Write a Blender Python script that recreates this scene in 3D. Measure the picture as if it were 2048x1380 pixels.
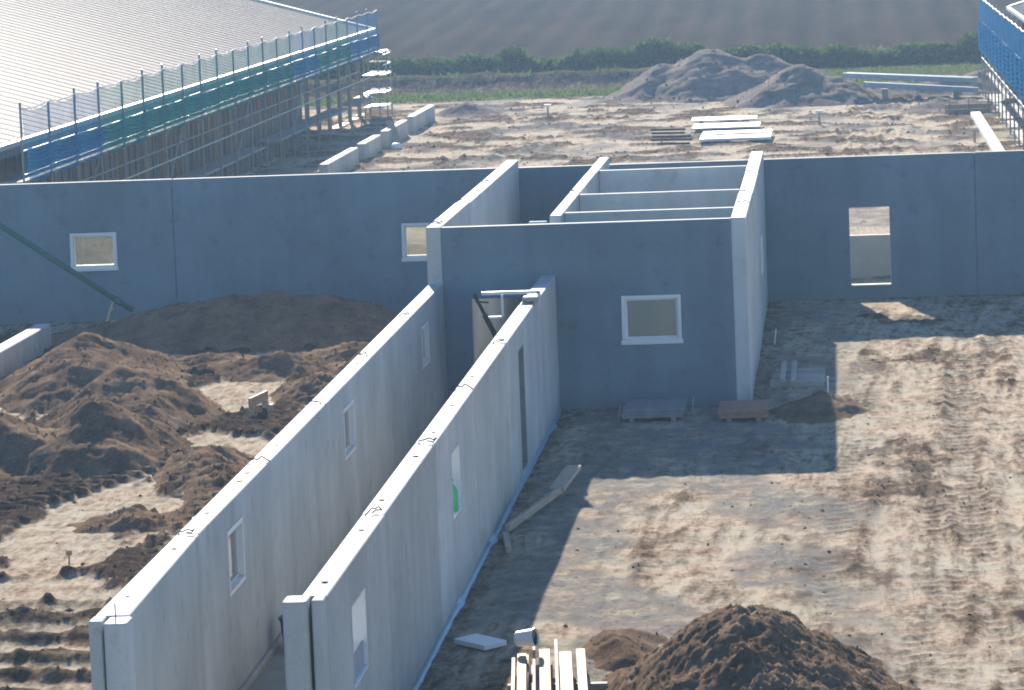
import bpy, bmesh, math, random
import numpy as np
from mathutils import Vector, Matrix
random.seed(7)
S = bpy.context.scene
for o in list(bpy.data.objects): bpy.data.objects.remove(o)
COL = S.collection

# ------------------------------------------------------------------ camera
CAM = (6.9736, -63.1526, 8.5787); YAW, PITCH, ROLL = 0.0885, 0.1172, -0.0399; FPX = 7617.18
cd = bpy.data.cameras.new('camera'); cam = bpy.data.objects.new('camera', cd); COL.objects.link(cam)
F = Vector((-math.sin(YAW)*math.cos(PITCH), math.cos(YAW)*math.cos(PITCH), -math.sin(PITCH)))
R = F.cross(Vector((0, 0, 1))).normalized(); U = R.cross(F)
R2 = R*math.cos(ROLL)+U*math.sin(ROLL); U2 = -R*math.sin(ROLL)+U*math.cos(ROLL)
M = Matrix((R2, U2, -F)).transposed().to_4x4(); M.translation = CAM
cam.matrix_world = M
cd.sensor_width = 36; cd.lens = FPX/2048*36; cd.clip_start = 1; cd.clip_end = 8000
S.camera = cam
# ------------------------------------------------------------------ sky, sun, exposure
SUN = Vector((1.42, -7.79, -3.12)).normalized()
EL = math.asin(-SUN.z); AZ = math.atan2(-SUN.x, -SUN.y)
W = bpy.data.worlds.new('World'); S.world = W; W.use_nodes = True
nt = W.node_tree; bg = nt.nodes['Background']; sky = nt.nodes.new('ShaderNodeTexSky')
sky.sky_type = 'NISHITA'; sky.sun_disc = False; sky.sun_elevation = EL; sky.sun_rotation = AZ
sky.air_density = 1.0; sky.dust_density = 0.0; sky.ozone_density = 4.0
nt.links.new(sky.outputs[0], bg.inputs[0]); bg.inputs[1].default_value = 0.067
sl = bpy.data.lights.new('sun', 'SUN'); sl.energy = 5.0; sl.angle = math.radians(0.5); sl.color = (1.0, 0.90, 0.78)
so = bpy.data.objects.new('sun', sl); COL.objects.link(so)
so.rotation_euler = SUN.to_track_quat('-Z', 'Y').to_euler(); so.location = (0, 0, 40)
S.view_settings.view_transform = 'Standard'; S.view_settings.look = 'None'
S.view_settings.gamma = 1; S.view_settings.use_curve_mapping = False
S.view_settings.exposure = 1.5
S.render.engine = 'CYCLES'
S.cycles.filter_width = 1.9
S.cycles.max_bounces = 8; S.cycles.transparent_max_bounces = 24

# ------------------------------------------------------------------ noise
rng = np.random.default_rng(3)
PERM = rng.permutation(512); PERM = np.concatenate([PERM]*3)
GR = np.stack([np.cos(np.arange(512)*2*np.pi/512*37), np.sin(np.arange(512)*2*np.pi/512*37)], 1)
def perlin(x, y):
    xi = np.floor(x).astype(int); yi = np.floor(y).astype(int); xf = x-xi; yf = y-yi
    u = xf*xf*xf*(xf*(xf*6-15)+10); v = yf*yf*yf*(yf*(yf*6-15)+10)
    def g(ix, iy, dx, dy):
        h = PERM[(PERM[ix & 511]+(iy & 511))]; return GR[h, 0]*dx+GR[h, 1]*dy
    a = g(xi, yi, xf, yf); b = g(xi+1, yi, xf-1, yf); c = g(xi, yi+1, xf, yf-1); d = g(xi+1, yi+1, xf-1, yf-1)
    return (a+(b-a)*u+(c-a)*v+(a-b-c+d)*u*v)*1.5
def fbm(x, y, n=4, ox=0.0, gain=0.5):
    s = 0; a = 1; t = 0
    for i in range(n):
        s = s+a*perlin(x*2**i+ox+17.3*i, y*2**i+ox*1.7+9.1*i); t += a; a *= gain
    return s/t*1.3
def ridged(x, y, n=4, ox=0.0):
    s = 0; a = 1; t = 0
    for i in range(n):
        s = s+a*(1-np.abs(perlin(x*2**i+ox+3.3*i, y*2**i-ox+5.1*i))*1.6); t += a; a *= 0.5
    return s/t
def sst(a, b, x):
    t = np.clip((x-a)/(b-a), 0, 1); return t*t*(3-2*t)

# ------------------------------------------------------------------ mesh helpers
class MB:
    def __init__(s): s.v = []; s.f = []
    def add(s, vs, fs):
        b = len(s.v); s.v += [tuple(v) for v in vs]; s.f += [tuple(i+b for i in f) for f in fs]; return s
    def box(s, a, b):
        x0, y0, z0 = a; x1, y1, z1 = b
        return s.add([(x0,y0,z0),(x1,y0,z0),(x1,y1,z0),(x0,y1,z0),(x0,y0,z1),(x1,y0,z1),(x1,y1,z1),(x0,y1,z1)],
                     [(3,2,1,0),(4,5,6,7),(0,1,5,4),(1,2,6,5),(2,3,7,6),(3,0,4,7)])
    def obox(s, c, ax, hs):
        c = Vector(c); A = [Vector(a).normalized()*h for a, h in zip(ax, hs)]
        vs = [c+A[0]*i+A[1]*j+A[2]*k for k in (-1, 1) for i, j in ((-1,-1),(1,-1),(1,1),(-1,1))]
        return s.add(vs, [(3,2,1,0),(4,5,6,7),(0,1,5,4),(1,2,6,5),(2,3,7,6),(3,0,4,7)])
    def beam(s, p, q, w, h):
        p = Vector(p); q = Vector(q); d = (q-p); L = d.length; d.normalize()
        u = Vector((0, 0, 1)) if abs(d.z) < .9 else Vector((0, 1, 0)); r = d.cross(u).normalized(); u = r.cross(d)
        return s.obox((p+q)/2, (d, r, u), (L/2, w/2, h/2))
    def tube(s, pts, r, n=6):
        pts = [Vector(p) for p in pts]; rings = []; vs = []; fs = []
        for i, p in enumerate(pts):
            d = (pts[min(i+1, len(pts)-1)]-pts[max(i-1, 0)]).normalized()
            u = Vector((0, 0, 1)) if abs(d.z) < .9 else Vector((0, 1, 0)); a = d.cross(u).normalized(); b = d.cross(a)
            for k in range(n):
                t = 2*math.pi*k/n; vs.append(p+(a*math.cos(t)+b*math.sin(t))*r)
        for i in range(len(pts)-1):
            for k in range(n): fs.append((i*n+k, i*n+(k+1) % n, (i+1)*n+(k+1) % n, (i+1)*n+k))
        fs.append(tuple(range(n-1, -1, -1))); fs.append(tuple((len(pts)-1)*n+k for k in range(n)))
        return s.add(vs, fs)
    def lathe(s, c, prof, axis=(0, 0, 1), n=16):
        c = Vector(c); d = Vector(axis).normalized(); u = Vector((0, 0, 1)) if abs(d.z) < .9 else Vector((0, 1, 0))
        a = d.cross(u).normalized(); b = d.cross(a); vs = []; fs = []
        for r, z in prof:
            for k in range(n):
                t = 2*math.pi*k/n; vs.append(c+d*z+(a*math.cos(t)+b*math.sin(t))*r)
        for i in range(len(prof)-1):
            for k in range(n): fs.append((i*n+k, i*n+(k+1) % n, (i+1)*n+(k+1) % n, (i+1)*n+k))
        return s.add(vs, fs)
    def mesh(s, name, mat, off=(0, 0, 0), smooth=False, bevel=0):
        me = bpy.data.meshes.new(name); o = Vector(off)
        me.from_pydata([tuple(Vector(v)-o) for v in s.v], [], s.f)
        if bevel or True:
            bm = bmesh.new(); bm.from_mesh(me)
            bmesh.ops.remove_doubles(bm, verts=bm.verts, dist=1e-5)
            bmesh.ops.recalc_face_normals(bm, faces=bm.faces)
            if bevel:
                es = [e for e in bm.edges if len(e.link_faces) == 2 and e.calc_face_angle(0) > 0.9]
                bmesh.ops.bevel(bm, geom=es, offset=bevel, segments=1, affect='EDGES', clamp_overlap=True)
            bm.to_mesh(me); bm.free()
        if smooth:
            for p in me.polygons: p.use_smooth = True
        me.materials.append(mat); return me
    def center(s):
        a = np.array(s.v); return Vector(((a[:,0].min()+a[:,0].max())/2, (a[:,1].min()+a[:,1].max())/2, a[:,2].min()))
WP = {}
def link(name, data, parent=None, world=(0, 0, 0)):
    o = bpy.data.objects.new(name, data); COL.objects.link(o); world = Vector(world)
    if parent is not None:
        o.parent = parent; o.location = world-WP[parent.name]
    else: o.location = world
    WP[o.name] = world; return o
def tag(o, label=None, cat=None, group=None, kind=None):
    if label: o['label'] = label
    if cat: o['category'] = cat
    if group: o['group'] = group
    if kind: o['kind'] = kind
    return o
def thing(name, label, cat, loc, group=None): return tag(link(name, None, None, loc), label, cat, group)
def part(name, mb, mat, parent, smooth=False, bevel=0):
    c = mb.center(); return link(name, mb.mesh(name, mat, c, smooth, bevel), parent, c)
def solo(name, mb, mat, label, cat, group=None, smooth=False, bevel=0):
    c = mb.center(); return tag(link(name, mb.mesh(name, mat, c, smooth, bevel), None, c), label, cat, group)
def np_mesh(name, V, Q, mat, smooth=False):
    me = bpy.data.meshes.new(name); V = np.asarray(V, np.float32); Q = np.asarray(Q, np.int32); k = Q.shape[1]
    me.vertices.add(len(V)); me.vertices.foreach_set('co', V.ravel())
    me.loops.add(Q.size); me.loops.foreach_set('vertex_index', Q.ravel())
    me.polygons.add(len(Q)); me.polygons.foreach_set('loop_start', np.arange(0, Q.size, k, dtype=np.int32))
    me.polygons.foreach_set('loop_total', np.full(len(Q), k, np.int32))
    if smooth: me.polygons.foreach_set('use_smooth', np.ones(len(Q), bool))
    me.update(calc_edges=True); me.materials.append(mat); return me
def grid_quads(nx, ny):
    i = np.arange(nx*ny).reshape(ny, nx)
    return np.stack([i[:-1,:-1].ravel(), i[:-1,1:].ravel(), i[1:,1:].ravel(), i[1:,:-1].ravel()], 1)
def attr(me, name, vals):
    a = me.attributes.new(name, 'FLOAT', 'POINT'); a.data.foreach_set('value', np.asarray(vals, np.float32).ravel())

# ------------------------------------------------------------------ materials
class NT:
    def __init__(s, name):
        s.m = bpy.data.materials.new(name); s.m.use_nodes = True; s.t = s.m.node_tree; s.b = s.t.nodes['Principled BSDF']
        s.out = s.t.nodes['Material Output']; s.pos = None
    def n(s, typ, **kw):
        nd = s.t.nodes.new(typ)
        for k, v in kw.items(): setattr(nd, k, v)
        return nd
    def l(s, a, b): s.t.links.new(a, b)
    def coord(s, scale=(1, 1, 1), obj=False):
        mp = s.n('ShaderNodeMapping'); mp.inputs['Scale'].default_value = scale
        if obj: s.l(s.n('ShaderNodeTexCoord').outputs['Object'], mp.inputs[0])
        else: s.l(s.n('ShaderNodeNewGeometry').outputs['Position'], mp.inputs[0])
        return mp.outputs[0]
    def noise(s, scale, detail=4, sc=(1, 1, 1), obj=False, rough=.6):
        nd = s.n('ShaderNodeTexNoise'); nd.inputs['Scale'].default_value = scale; nd.inputs['Detail'].default_value = detail
        nd.inputs['Roughness'].default_value = rough; s.l(s.coord(sc, obj), nd.inputs['Vector']); return nd.outputs['Fac']
    def ramp(s, fac, stops):
        r = s.n('ShaderNodeValToRGB'); e = r.color_ramp.elements
        while len(e) < len(stops): e.new(.5)
        for i, (p, c) in enumerate(stops): e[i].position = p; e[i].color = (*c, 1) if len(c) == 3 else c
        s.l(fac, r.inputs[0]); return r.outputs[0]
    def mix(s, fac, a, b, mode='MIX'):
        m = s.n('ShaderNodeMix', data_type='RGBA', blend_type=mode)
        for inp, v in ((0, fac), (6, a), (7, b)):
            if isinstance(v, (int, float)): m.inputs[inp].default_value = v
            elif isinstance(v, tuple): m.inputs[inp].default_value = (*v, 1)
            else: s.l(v, m.inputs[inp])
        return m.outputs[2]
    def math(s, op, a, b=0.0):
        m = s.n('ShaderNodeMath', operation=op)
        for i, v in enumerate((a, b)):
            if isinstance(v, (int, float)): m.inputs[i].default_value = v
            else: s.l(v, m.inputs[i])
        return m.outputs[0]
    def bump(s, h, strength=.3, dist=.02):
        b = s.n('ShaderNodeBump'); b.inputs['Strength'].default_value = strength; b.inputs['Distance'].default_value = dist
        s.l(h, b.inputs['Height']); s.l(b.outputs[0], s.b.inputs['Normal'])
    def attrib(s, name):
        a = s.n('ShaderNodeAttribute', attribute_name=name); return a.outputs['Fac']
    def done(s, col=None, rough=.8, spec=.3, metal=0):
        if col is not None:
            if isinstance(col, tuple): s.b.inputs['Base Color'].default_value = (*col, 1)
            else: s.l(col, s.b.inputs['Base Color'])
        s.b.inputs['Roughness'].default_value = rough; s.b.inputs['Specular IOR Level'].default_value = spec
        s.b.inputs['Metallic'].default_value = metal; return s.m

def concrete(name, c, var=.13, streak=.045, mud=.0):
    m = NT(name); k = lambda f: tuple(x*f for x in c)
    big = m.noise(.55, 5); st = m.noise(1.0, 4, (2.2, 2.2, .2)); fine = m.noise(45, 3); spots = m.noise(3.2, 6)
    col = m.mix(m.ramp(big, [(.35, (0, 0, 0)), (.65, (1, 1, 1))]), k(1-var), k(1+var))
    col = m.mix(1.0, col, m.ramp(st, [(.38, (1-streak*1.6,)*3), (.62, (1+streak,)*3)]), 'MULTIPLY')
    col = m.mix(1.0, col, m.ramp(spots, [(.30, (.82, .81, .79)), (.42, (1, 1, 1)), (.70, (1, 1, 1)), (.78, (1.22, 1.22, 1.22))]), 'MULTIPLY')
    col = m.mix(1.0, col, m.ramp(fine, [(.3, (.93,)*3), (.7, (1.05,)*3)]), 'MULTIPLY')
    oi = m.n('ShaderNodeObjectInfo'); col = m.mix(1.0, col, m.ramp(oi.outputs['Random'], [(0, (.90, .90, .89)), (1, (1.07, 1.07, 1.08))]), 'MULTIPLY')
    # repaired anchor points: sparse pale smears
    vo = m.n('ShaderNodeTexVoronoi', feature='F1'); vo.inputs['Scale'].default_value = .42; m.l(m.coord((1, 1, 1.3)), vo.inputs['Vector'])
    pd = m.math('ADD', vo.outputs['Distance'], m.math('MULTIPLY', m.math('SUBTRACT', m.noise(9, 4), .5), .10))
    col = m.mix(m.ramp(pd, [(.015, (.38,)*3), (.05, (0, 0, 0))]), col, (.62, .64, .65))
    if mud:
        sp = m.n('ShaderNodeSeparateXYZ'); m.l(m.n('ShaderNodeNewGeometry').outputs['Position'], sp.inputs[0])
        hgt = m.math('ADD', sp.outputs[2], m.math('MULTIPLY', m.math('SUBTRACT', m.noise(2.6, 7, rough=.75), .5), 1.1))
        col = m.mix(m.ramp(hgt, [(.02, (mud,)*3), (.42, (0, 0, 0))]), col, (.20, .155, .115))
    m.bump(fine, .12, .006); return m.done(col, .82, .3)
M_CON = concrete('concrete_grey', (.475, .50, .505), mud=.28)
M_CON_SHADE = concrete('concrete_blue_shade', (.165, .235, .29), mud=.25)  # partly a guessed finish, partly the blue shade of camera-facing walls put into colour
M_CON2 = concrete('concrete_pale', (.50, .495, .47), .12, .06, mud=.5)
M_SLAB = concrete('concrete_floor', (.30, .29, .27), .2, .0)
def plain(name, c, rough=.6, spec=.4, metal=0, var=.15, scale=6.0, sc=(1, 1, 1)):
    m = NT(name); n = m.noise(scale, 5, sc); k = lambda f: tuple(min(x*f, 1) for x in c)
    col = m.mix(m.ramp(n, [(.3, (0, 0, 0)), (.7, (1, 1, 1))]), k(1-var), k(1+var)); m.bump(m.noise(scale*6, 3, sc), .1, .004)
    return m.done(col, rough, spec, metal)
M_WHITE = plain('white_frame', (.78, .79, .80), .4, .5, var=.04)
M_STEEL = plain('galvanised_steel', (.24, .26, .27), .45, .5, .6)
M_ROPE = plain('pale_rope', (.66, .68, .68), .7, .3)
M_DULL2 = plain('gutter_grey', (.42, .46, .48), .5, .4)
M_DULL = plain('dull_rail', (.34, .38, .40), .5, .4, .2)
M_RAIL = plain('bright_rail', (.62, .63, .62), .4, .5, .1)
M_WIRE = plain('dark_wire', (.06, .045, .035), .7, .3, .3)
M_TIMBER = plain('timber_pale', (.40, .305, .20), .75, .25, var=.22, scale=2.2, sc=(9, .6, 9))
M_TIMBER2 = plain('timber_weathered', (.42, .35, .27), .8, .25, var=.25, scale=2.2, sc=(9, .6, 9))
M_POST = plain('timber_post', (.30, .205, .13), .8, .2, var=.25, scale=3, sc=(6, 6, .6))
M_BOARD = plain('dark_cladding', (.15, .14, .135), .7, .3, var=.35, scale=2, sc=(5, 5, .5))
M_DECK = plain('deck_board', (.33, .31, .29), .8, .2, var=.2)
M_GREEN = plain('green_pipe', (.02, .13, .11), .7, .5, var=.15)
M_GREENB = plain('green_bottle', (.03, .42, .17), .35, .5, var=.1)
M_BLUE = plain('blue_bucket', (.035, .06, .10), .5, .4)
M_FOIL = plain('blue_membrane', (.17, .29, .42), .4, .5, var=.2, scale=14)
M_YEL = plain('yellow_cap', (.75, .62, .20), .5, .4)
M_BRICK = plain('red_boards', (.36, .19, .14), .8, .2, var=.25, scale=12)
M_GREYP = plain('grey_panels', (.20, .22, .24), .6, .4, var=.2)
M_BLUEP = plain('bluish_planks', (.34, .43, .54), .5, .4, var=.12)
M_DOORSHADE = plain('doorway_shade', (.06, .075, .09), .5, .4)
M_BLACK = plain('dark_hollow', (.02, .02, .02), .8, .2)
def roofmat():
    m = NT('roof_metal'); n = m.noise(.25, 4); st = m.noise(.8, 4, (.12, 2.2, .12))
    col = m.mix(n, (.158, .146, .143), (.175, .161, .158)); col = m.mix(1.0, col, m.ramp(st, [(.3, (.88,)*3), (.7, (1.05,)*3)]), 'MULTIPLY')
    return m.done(col, .72, .13, 0)
M_ROOF = roofmat()
def glassmat():
    m = NT('window_glass'); t = m.t; tr = m.n('ShaderNodeBsdfTransparent'); tr.inputs[0].default_value = (.86, .88, .84, 1)
    g = m.n('ShaderNodeBsdfGlossy'); g.inputs['Roughness'].default_value = .03; fr = m.n('ShaderNodeFresnel'); fr.inputs[0].default_value = 1.5
    d = m.n('ShaderNodeBsdfDiffuse'); d.inputs[0].default_value = (.66, .60, .48, 1)
    a = m.n('ShaderNodeMixShader'); a.inputs[0].default_value = .22; m.l(tr.outputs[0], a.inputs[1]); m.l(d.outputs[0], a.inputs[2])
    b = m.n('ShaderNodeMixShader'); m.l(fr.outputs[0], b.inputs[0]); m.l(a.outputs[0], b.inputs[1]); m.l(g.outputs[0], b.inputs[2])
    m.l(b.outputs[0], m.out.inputs[0]); return m.m
M_GLASS = glassmat()
def netmat(name, c, op):
    m = NT(name); tr = m.n('ShaderNodeBsdfTransparent'); d = m.n('ShaderNodeBsdfDiffuse'); tl = m.n('ShaderNodeBsdfTranslucent')
    col = m.mix(m.noise(3, 4), tuple(x*.75 for x in c), tuple(min(1, x*1.2) for x in c)); m.l(col, d.inputs[0]); m.l(col, tl.inputs[0])
    a = m.n('ShaderNodeMixShader'); a.inputs[0].default_value = .5; m.l(d.outputs[0], a.inputs[1]); m.l(tl.outputs[0], a.inputs[2])
    b = m.n('ShaderNodeMixShader')
    f = m.ramp(m.noise(1.3, 3), [(.3, (op*.8,)*3), (.7, (min(1, op*1.15),)*3)]); m.l(f, b.inputs[0])
    m.l(tr.outputs[0], b.inputs[1]); m.l(a.outputs[0], b.inputs[2]); m.l(b.outputs[0], m.out.inputs[0]); return m.m
NETS = {'blue': (netmat('net_blue_thin', (.04, .20, .40), .54), netmat('net_blue_folded', (.02, .23, .46), .88)),
        'teal': (netmat('net_teal_thin', (.035, .24, .26), .54), netmat('net_teal_folded', (.02, .27, .30), .88)),
        'deep': (netmat('net_deep_blue', (.02, .22, .50), .80), netmat('net_deep_folded', (.015, .2, .48), .88))}
def soilmat(name, stops, grain=1.0, attrname='soil', grey=True):
    m = NT(name); a = m.attrib(attrname); n1 = m.noise(2.3, 8, rough=.72); n2 = m.noise(13, 7, rough=.78)
    def scuff(ang, sc):
        mp = m.n('ShaderNodeMapping'); mp.inputs['Rotation'].default_value = (0, 0, math.radians(ang)); mp.inputs['Scale'].default_value = sc
        m.l(m.n('ShaderNodeNewGeometry').outputs['Position'], mp.inputs[0]); nd = m.n('ShaderNodeTexNoise'); nd.inputs['Scale'].default_value = 1.0
        nd.inputs['Detail'].default_value = 5; nd.inputs['Roughness'].default_value = .62; nd.inputs['Distortion'].default_value = .6; m.l(mp.outputs[0], nd.inputs['Vector']); return nd.outputs['Fac']
    s1 = scuff(14, (9, 1.1, 2)); s2 = scuff(-38, (8, 1.6, 2)); s3 = scuff(80, (6, 1.5, 2))
    pick = m.ramp(m.noise(.6, 3), [(.42, (0, 0, 0)), (.58, (1, 1, 1))]); sm = m.mix(pick, m.mix(m.ramp(m.noise(.9, 2), [(.45, (0, 0, 0)), (.55, (1, 1, 1))]), s1, s3), s2)
    f = m.math('ADD', a, m.math('MULTIPLY', m.math('SUBTRACT', n1, .5), 1.5)); f = m.math('ADD', f, m.math('MULTIPLY', m.math('SUBTRACT', n2, .5), 1.25))
    f = m.math('ADD', f, m.math('MULTIPLY', m.math('SUBTRACT', sm, .5), 1.7 if grey else .5))
    if grey: f = m.math('ADD', f, .20)
    col = m.ramp(f, stops)
    if grey:
        gf = m.math('MULTIPLY', m.attrib('grey'), m.ramp(m.noise(1.4, 7, rough=.7), [(.40, (.2,)*3), (.54, (1, 1, 1))]))
        col = m.mix(gf, col, m.ramp(m.mix(.5, n2, sm), [(.38, (.13, .13, .13)), (.62, (.38, .36, .34))]))
        hue = m.ramp(m.noise(.8, 4), [(.40, (1.03, .97, .93)), (.60, (.96, 1.0, .98))]); col = m.mix(1.0, col, hue, 'MULTIPLY')
        col = m.mix(m.attrib('green'), col, m.ramp(n2, [(.3, (.045, .065, .02)), (.7, (.12, .155, .05))]))
    hb = m.math('ADD', m.noise(24*grain, 8, rough=.8), m.math('MULTIPLY', sm, .8 if grey else .2))
    m.bump(hb, 1.0, .05); return m.done(col, 1.0, 0)
M_SOIL = soilmat('site_soil', [(.0, (.60, .525, .43)), (.25, (.44, .37, .29)), (.55, (.22, .172, .128)), (.95, (.08, .06, .048))])
M_HEAP = soilmat('heap_soil', [(.0, (.37, .275, .195)), (.4, (.23, .163, .113)), (.9, (.11, .077, .055))], .8, grey=False)
M_HEAPR = soilmat('heap_reddish', [(.0, (.42, .27, .18)), (.4, (.29, .175, .115)), (.9, (.15, .092, .062))], .8, grey=False)
M_HEAPG = soilmat('heap_grey', [(.0, (.36, .305, .265)), (.4, (.28, .236, .205)), (.9, (.17, .145, .13))], .5, grey=False)
def fieldmat():
    m = NT('ploughed_field'); n = m.noise(.35, 6, (1, .12, 1)); n2 = m.noise(4, 6); rr = m.attrib('soil')
    col = m.ramp(m.math('ADD', m.math('MULTIPLY', n, .6), m.math('MULTIPLY', rr, .5)), [(.2, (.034, .024, .018)), (.9, (.072, .053, .04))])
    col = m.mix(m.math('MULTIPLY', m.attrib('green'), m.ramp(n2, [(.4, (0, 0, 0)), (.65, (1, 1, 1))])), col, (.10, .12, .04))
    m.bump(n2, .5, .05); return m.done(col, 1.0, 0)
M_FIELD = fieldmat()
def leafmat(name, a, b):
    m = NT(name); d = m.n('ShaderNodeBsdfDiffuse'); tl = m.n('ShaderNodeBsdfTranslucent'); rnd = m.attrib('tone')
    col = m.mix(rnd, a, b); m.l(col, d.inputs[0]); m.l(m.mix(.5, col, (.12, .2, .03)), tl.inputs[0])
    x = m.n('ShaderNodeMixShader'); x.inputs[0].default_value = .35; m.l(d.outputs[0], x.inputs[1]); m.l(tl.outputs[0], x.inputs[2])
    m.l(x.outputs[0], m.out.inputs[0]); return m.m
M_LEAF = leafmat('hedge_leaf', (.018, .034, .011), (.06, .095, .026))
M_GRASS = leafmat('grass_blade', (.045, .07, .022), (.12, .15, .055))
M_DRY = leafmat('dry_weed', (.12, .075, .048), (.22, .14, .09))

# ------------------------------------------------------------------ ground
FURROW0 = 121.0
TRACKS = [  # (x at y0, dx/dy, curve, y0, y1, half gauge, depth)
    (8.2, .035, .0009, -26, 14, .75, .05), (6.9, .06, -.0006, -26, 7, .8, .035), (9.6, -.03, .0012, -26, 14, .8, .05),
    (7.4, .02, .0006, 52, 92, .8, .09), (8.8, -.015, .0010, 52, 92, .8, .07), (-5.5, .045, -.0006, 52, 90, .8, .08), (-3.0, .03, .0004, 52, 88, .8, .06)]
def ground_fields(x, y):
    x = np.asarray(x, float); y = np.asarray(y, float)
    inblock = sst(-.3, .3, x)*sst(5.9, 5.3, x)*sst(-.6, 0, y)*sst(16.3, 15.9, y)
    corr = sst(-.25, .1, x)*sst(2.6, 2.2, x)*sst(-30, -29.5, y)*sst(.5, 0, y)
    gband = np.exp(-((y-15.9)/.5)**2)*(x < 13)
    flat = np.clip(inblock+corr+gband, 0, 1)
    left = sst(.3, -.3, x)*sst(15.5, 13, y); right = sst(2.2, 2.6, x)*sst(15.6, 13.5, y); mid = sst(15.5, 18, y)*sst(106, 98, y)
    # left: pale packed sand broken by dark churned clods
    n1 = fbm(x/1.5, y/3.6, 4, 11.0); n2 = ridged(x/.55, y/1.0, 4, 4.0); n3 = fbm(x/.22, y/.3, 3, 2.0)
    mL = sst(-.02, .14, n1+.10*n3)
    hL = mL*(.05+.13*np.clip(n2-.35, 0, 1)+.05*n3+.02*fbm(x/.09, y/.11, 2, 33.))+.008*n3
    ruts = sst(-15, -19, y)*sst(.5, -1, x)
    wob = y+.25*fbm(x/1.3, y/2, 3, 8.)
    rr = .5+.5*np.sin(wob*2*np.pi/1.15+.35*x)
    hL = hL*(1-.7*ruts)+ruts*(.10*rr**2+.03*n3*rr+.03*n1); mL = mL*(1-.8*ruts)+ruts*.6*sst(.35, .75, rr)
    # crawler track print running diagonally
    tx = (x+5.3)-.32*(y+10); tr = sst(.34, .28, np.abs(tx))*sst(-13, -12, y)*sst(-3, -4, y)*left
    hL = hL*(1-.6*tr)+tr*(.05+.035*np.sign(np.sin(y*2*np.pi/.42+6*np.abs(tx)))); mL = np.maximum(mL, tr*.75)
    # right: trodden tan soil with fine scuffs
    p1 = fbm(x/1.2, y/3.0, 5, 31.0); p2 = ridged(x/.30, y/.9, 4, 14.0)
    pr = sst(.14, .42, p1+.25*(p2-.6)); edge = sst(6.6, 8.2, x+.03*y)*sst(10.2, 9.0, x)
    pr = np.clip(pr*(.75+.7*edge)+.22*edge*sst(-.1, .3, p1), 0, 1)
    p3 = fbm(x/.14, y/.2, 3, 44.)
    xw = x-.06*(y+6)-.0012*(y+6)**2; stk = fbm(xw/.16, y/9.0, 3, 17.)*sst(6.3, 7.6, x)+.5*fbm(xw/.2, y/4., 2, 27.)*sst(7.0, 5.6, x); blot = fbm(x/.45, y/.9, 4, 37.)
    pr = np.clip(pr*.55+.85*stk*sst(-.3, .3, fbm(x/1.5, y/6, 3, 47.))+.35*blot*sst(-.1, .4, p1+.1), -.25, 1)
    hR = .035*stk+.014*p2+.03*pr*np.clip(p2-.2, 0, 1)+.02*p1+.008*p3+.02*pr*p3
    # clod rows (short dark bars) right of the shadow
    # mid site
    q1 = fbm(x/2.6, y/2.6, 5, 51.0); q2 = ridged(x/1.5, y/1.5, 4, 24.0)
    mM = sst(-.06, .22, q1+.25*(q2-.6)); hM = mM*(.03+.09*np.clip(q2-.3, 0, 1))+.02*q1
    soil = left*mL*.85+right*pr*.75+mid*(mM*.62-.12)
    h = left*hL+right*hR+mid*hM
    grey = right*sst(-.22, .06, fbm(x/1.9, y/4.2, 5, 71.0))*sst(8.0, 6.2, x)*.95+mid*sst(.0, .3, fbm(x/3, y/6, 3, 91.))*.85
    for (x0, k, c, y0, y1, g, dp) in TRACKS:
        t = y-y0; xc = x0+k*t+c*t*t; on = sst(y0-.01, y0+2, y)*sst(y1, y1-2, y)
        for sgn in (-1, 1):
            d = np.abs(x-xc-sgn*g); w = on*sst(.26, .16, d); lip = on*np.exp(-((d-.32)/.09)**2)
            brk = sst(-.15, .15, fbm(x/.8, y/2.5, 3, 61.+x0)); w = w*brk; lip = lip*sst(-.25, .2, fbm(x/.6, y/1.8, 3, 81.+x0)); cle = sst(-.3, .5, np.sin(y*2*np.pi/.38+sgn*8*(x-xc-sgn*g)+1.2*fbm(x/.5, y/.6, 2, 5.)))
            h = h*(1-w)+w*(-dp*.6+.024*cle)+lip*dp*.5
            soil = soil*(1-.6*w)+w*.20*cle+lip*.12
    h = h*(1-flat)+flat*.01*fbm(x/.5, y/.5, 3, 5.); soil = soil*(1-flat)+flat*(.3+.25*fbm(x/.7, y/.9, 3, 6.))
    # berm and verge beyond the site
    bank = np.exp(-((y-107.2)/1.7)**2)*sst(1.5, -1.5, x); h = h+bank*(.72+.10*fbm(x/1.2, y/1.2, 3, 7.))
    verge = sst(97.0, 100.0, y+1.2*fbm(x/2, y/2, 3, 15.))*sst(124, 120, y)
    green = verge*np.clip(.8-1.1*np.exp(-((y-105.6)/1.3)**2), 0, 1); soil = soil*(1-verge)+verge*.55
    soil = np.where(y > 120, .6, soil); h = h-.5*sst(119, 124, y)
    h = h+.03*fbm(x/6, y/9, 3, 3.)*(1-flat)*(y < 110)
    return h, soil, grey*(1-flat), green
def gz(x, y): return float(ground_fields(np.array([x]), np.array([y]))[0][0])
xs = np.concatenate([-np.geomspace(4000, 17, 26), np.arange(-16, -11, .2), np.arange(-11, 13, .062), np.arange(13, 18, .25), np.geomspace(18.5, 4000, 26)])
ys = np.concatenate([-np.geomspace(3000, 32, 20), np.arange(-31, -27, .3), np.arange(-27, 17, .085), np.arange(17, 52, .5), np.arange(52, 108, .17), np.arange(108, 125, .5), np.geomspace(126, 6000, 24)])
X, Y = np.meshgrid(xs, ys); h, soil, grey, green = ground_fields(X.ravel(), Y.ravel())
far = (np.abs(X.ravel()) > 40) | (Y.ravel() < -40); h = np.where(far & (Y.ravel() < 110), -.05, h)
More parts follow.
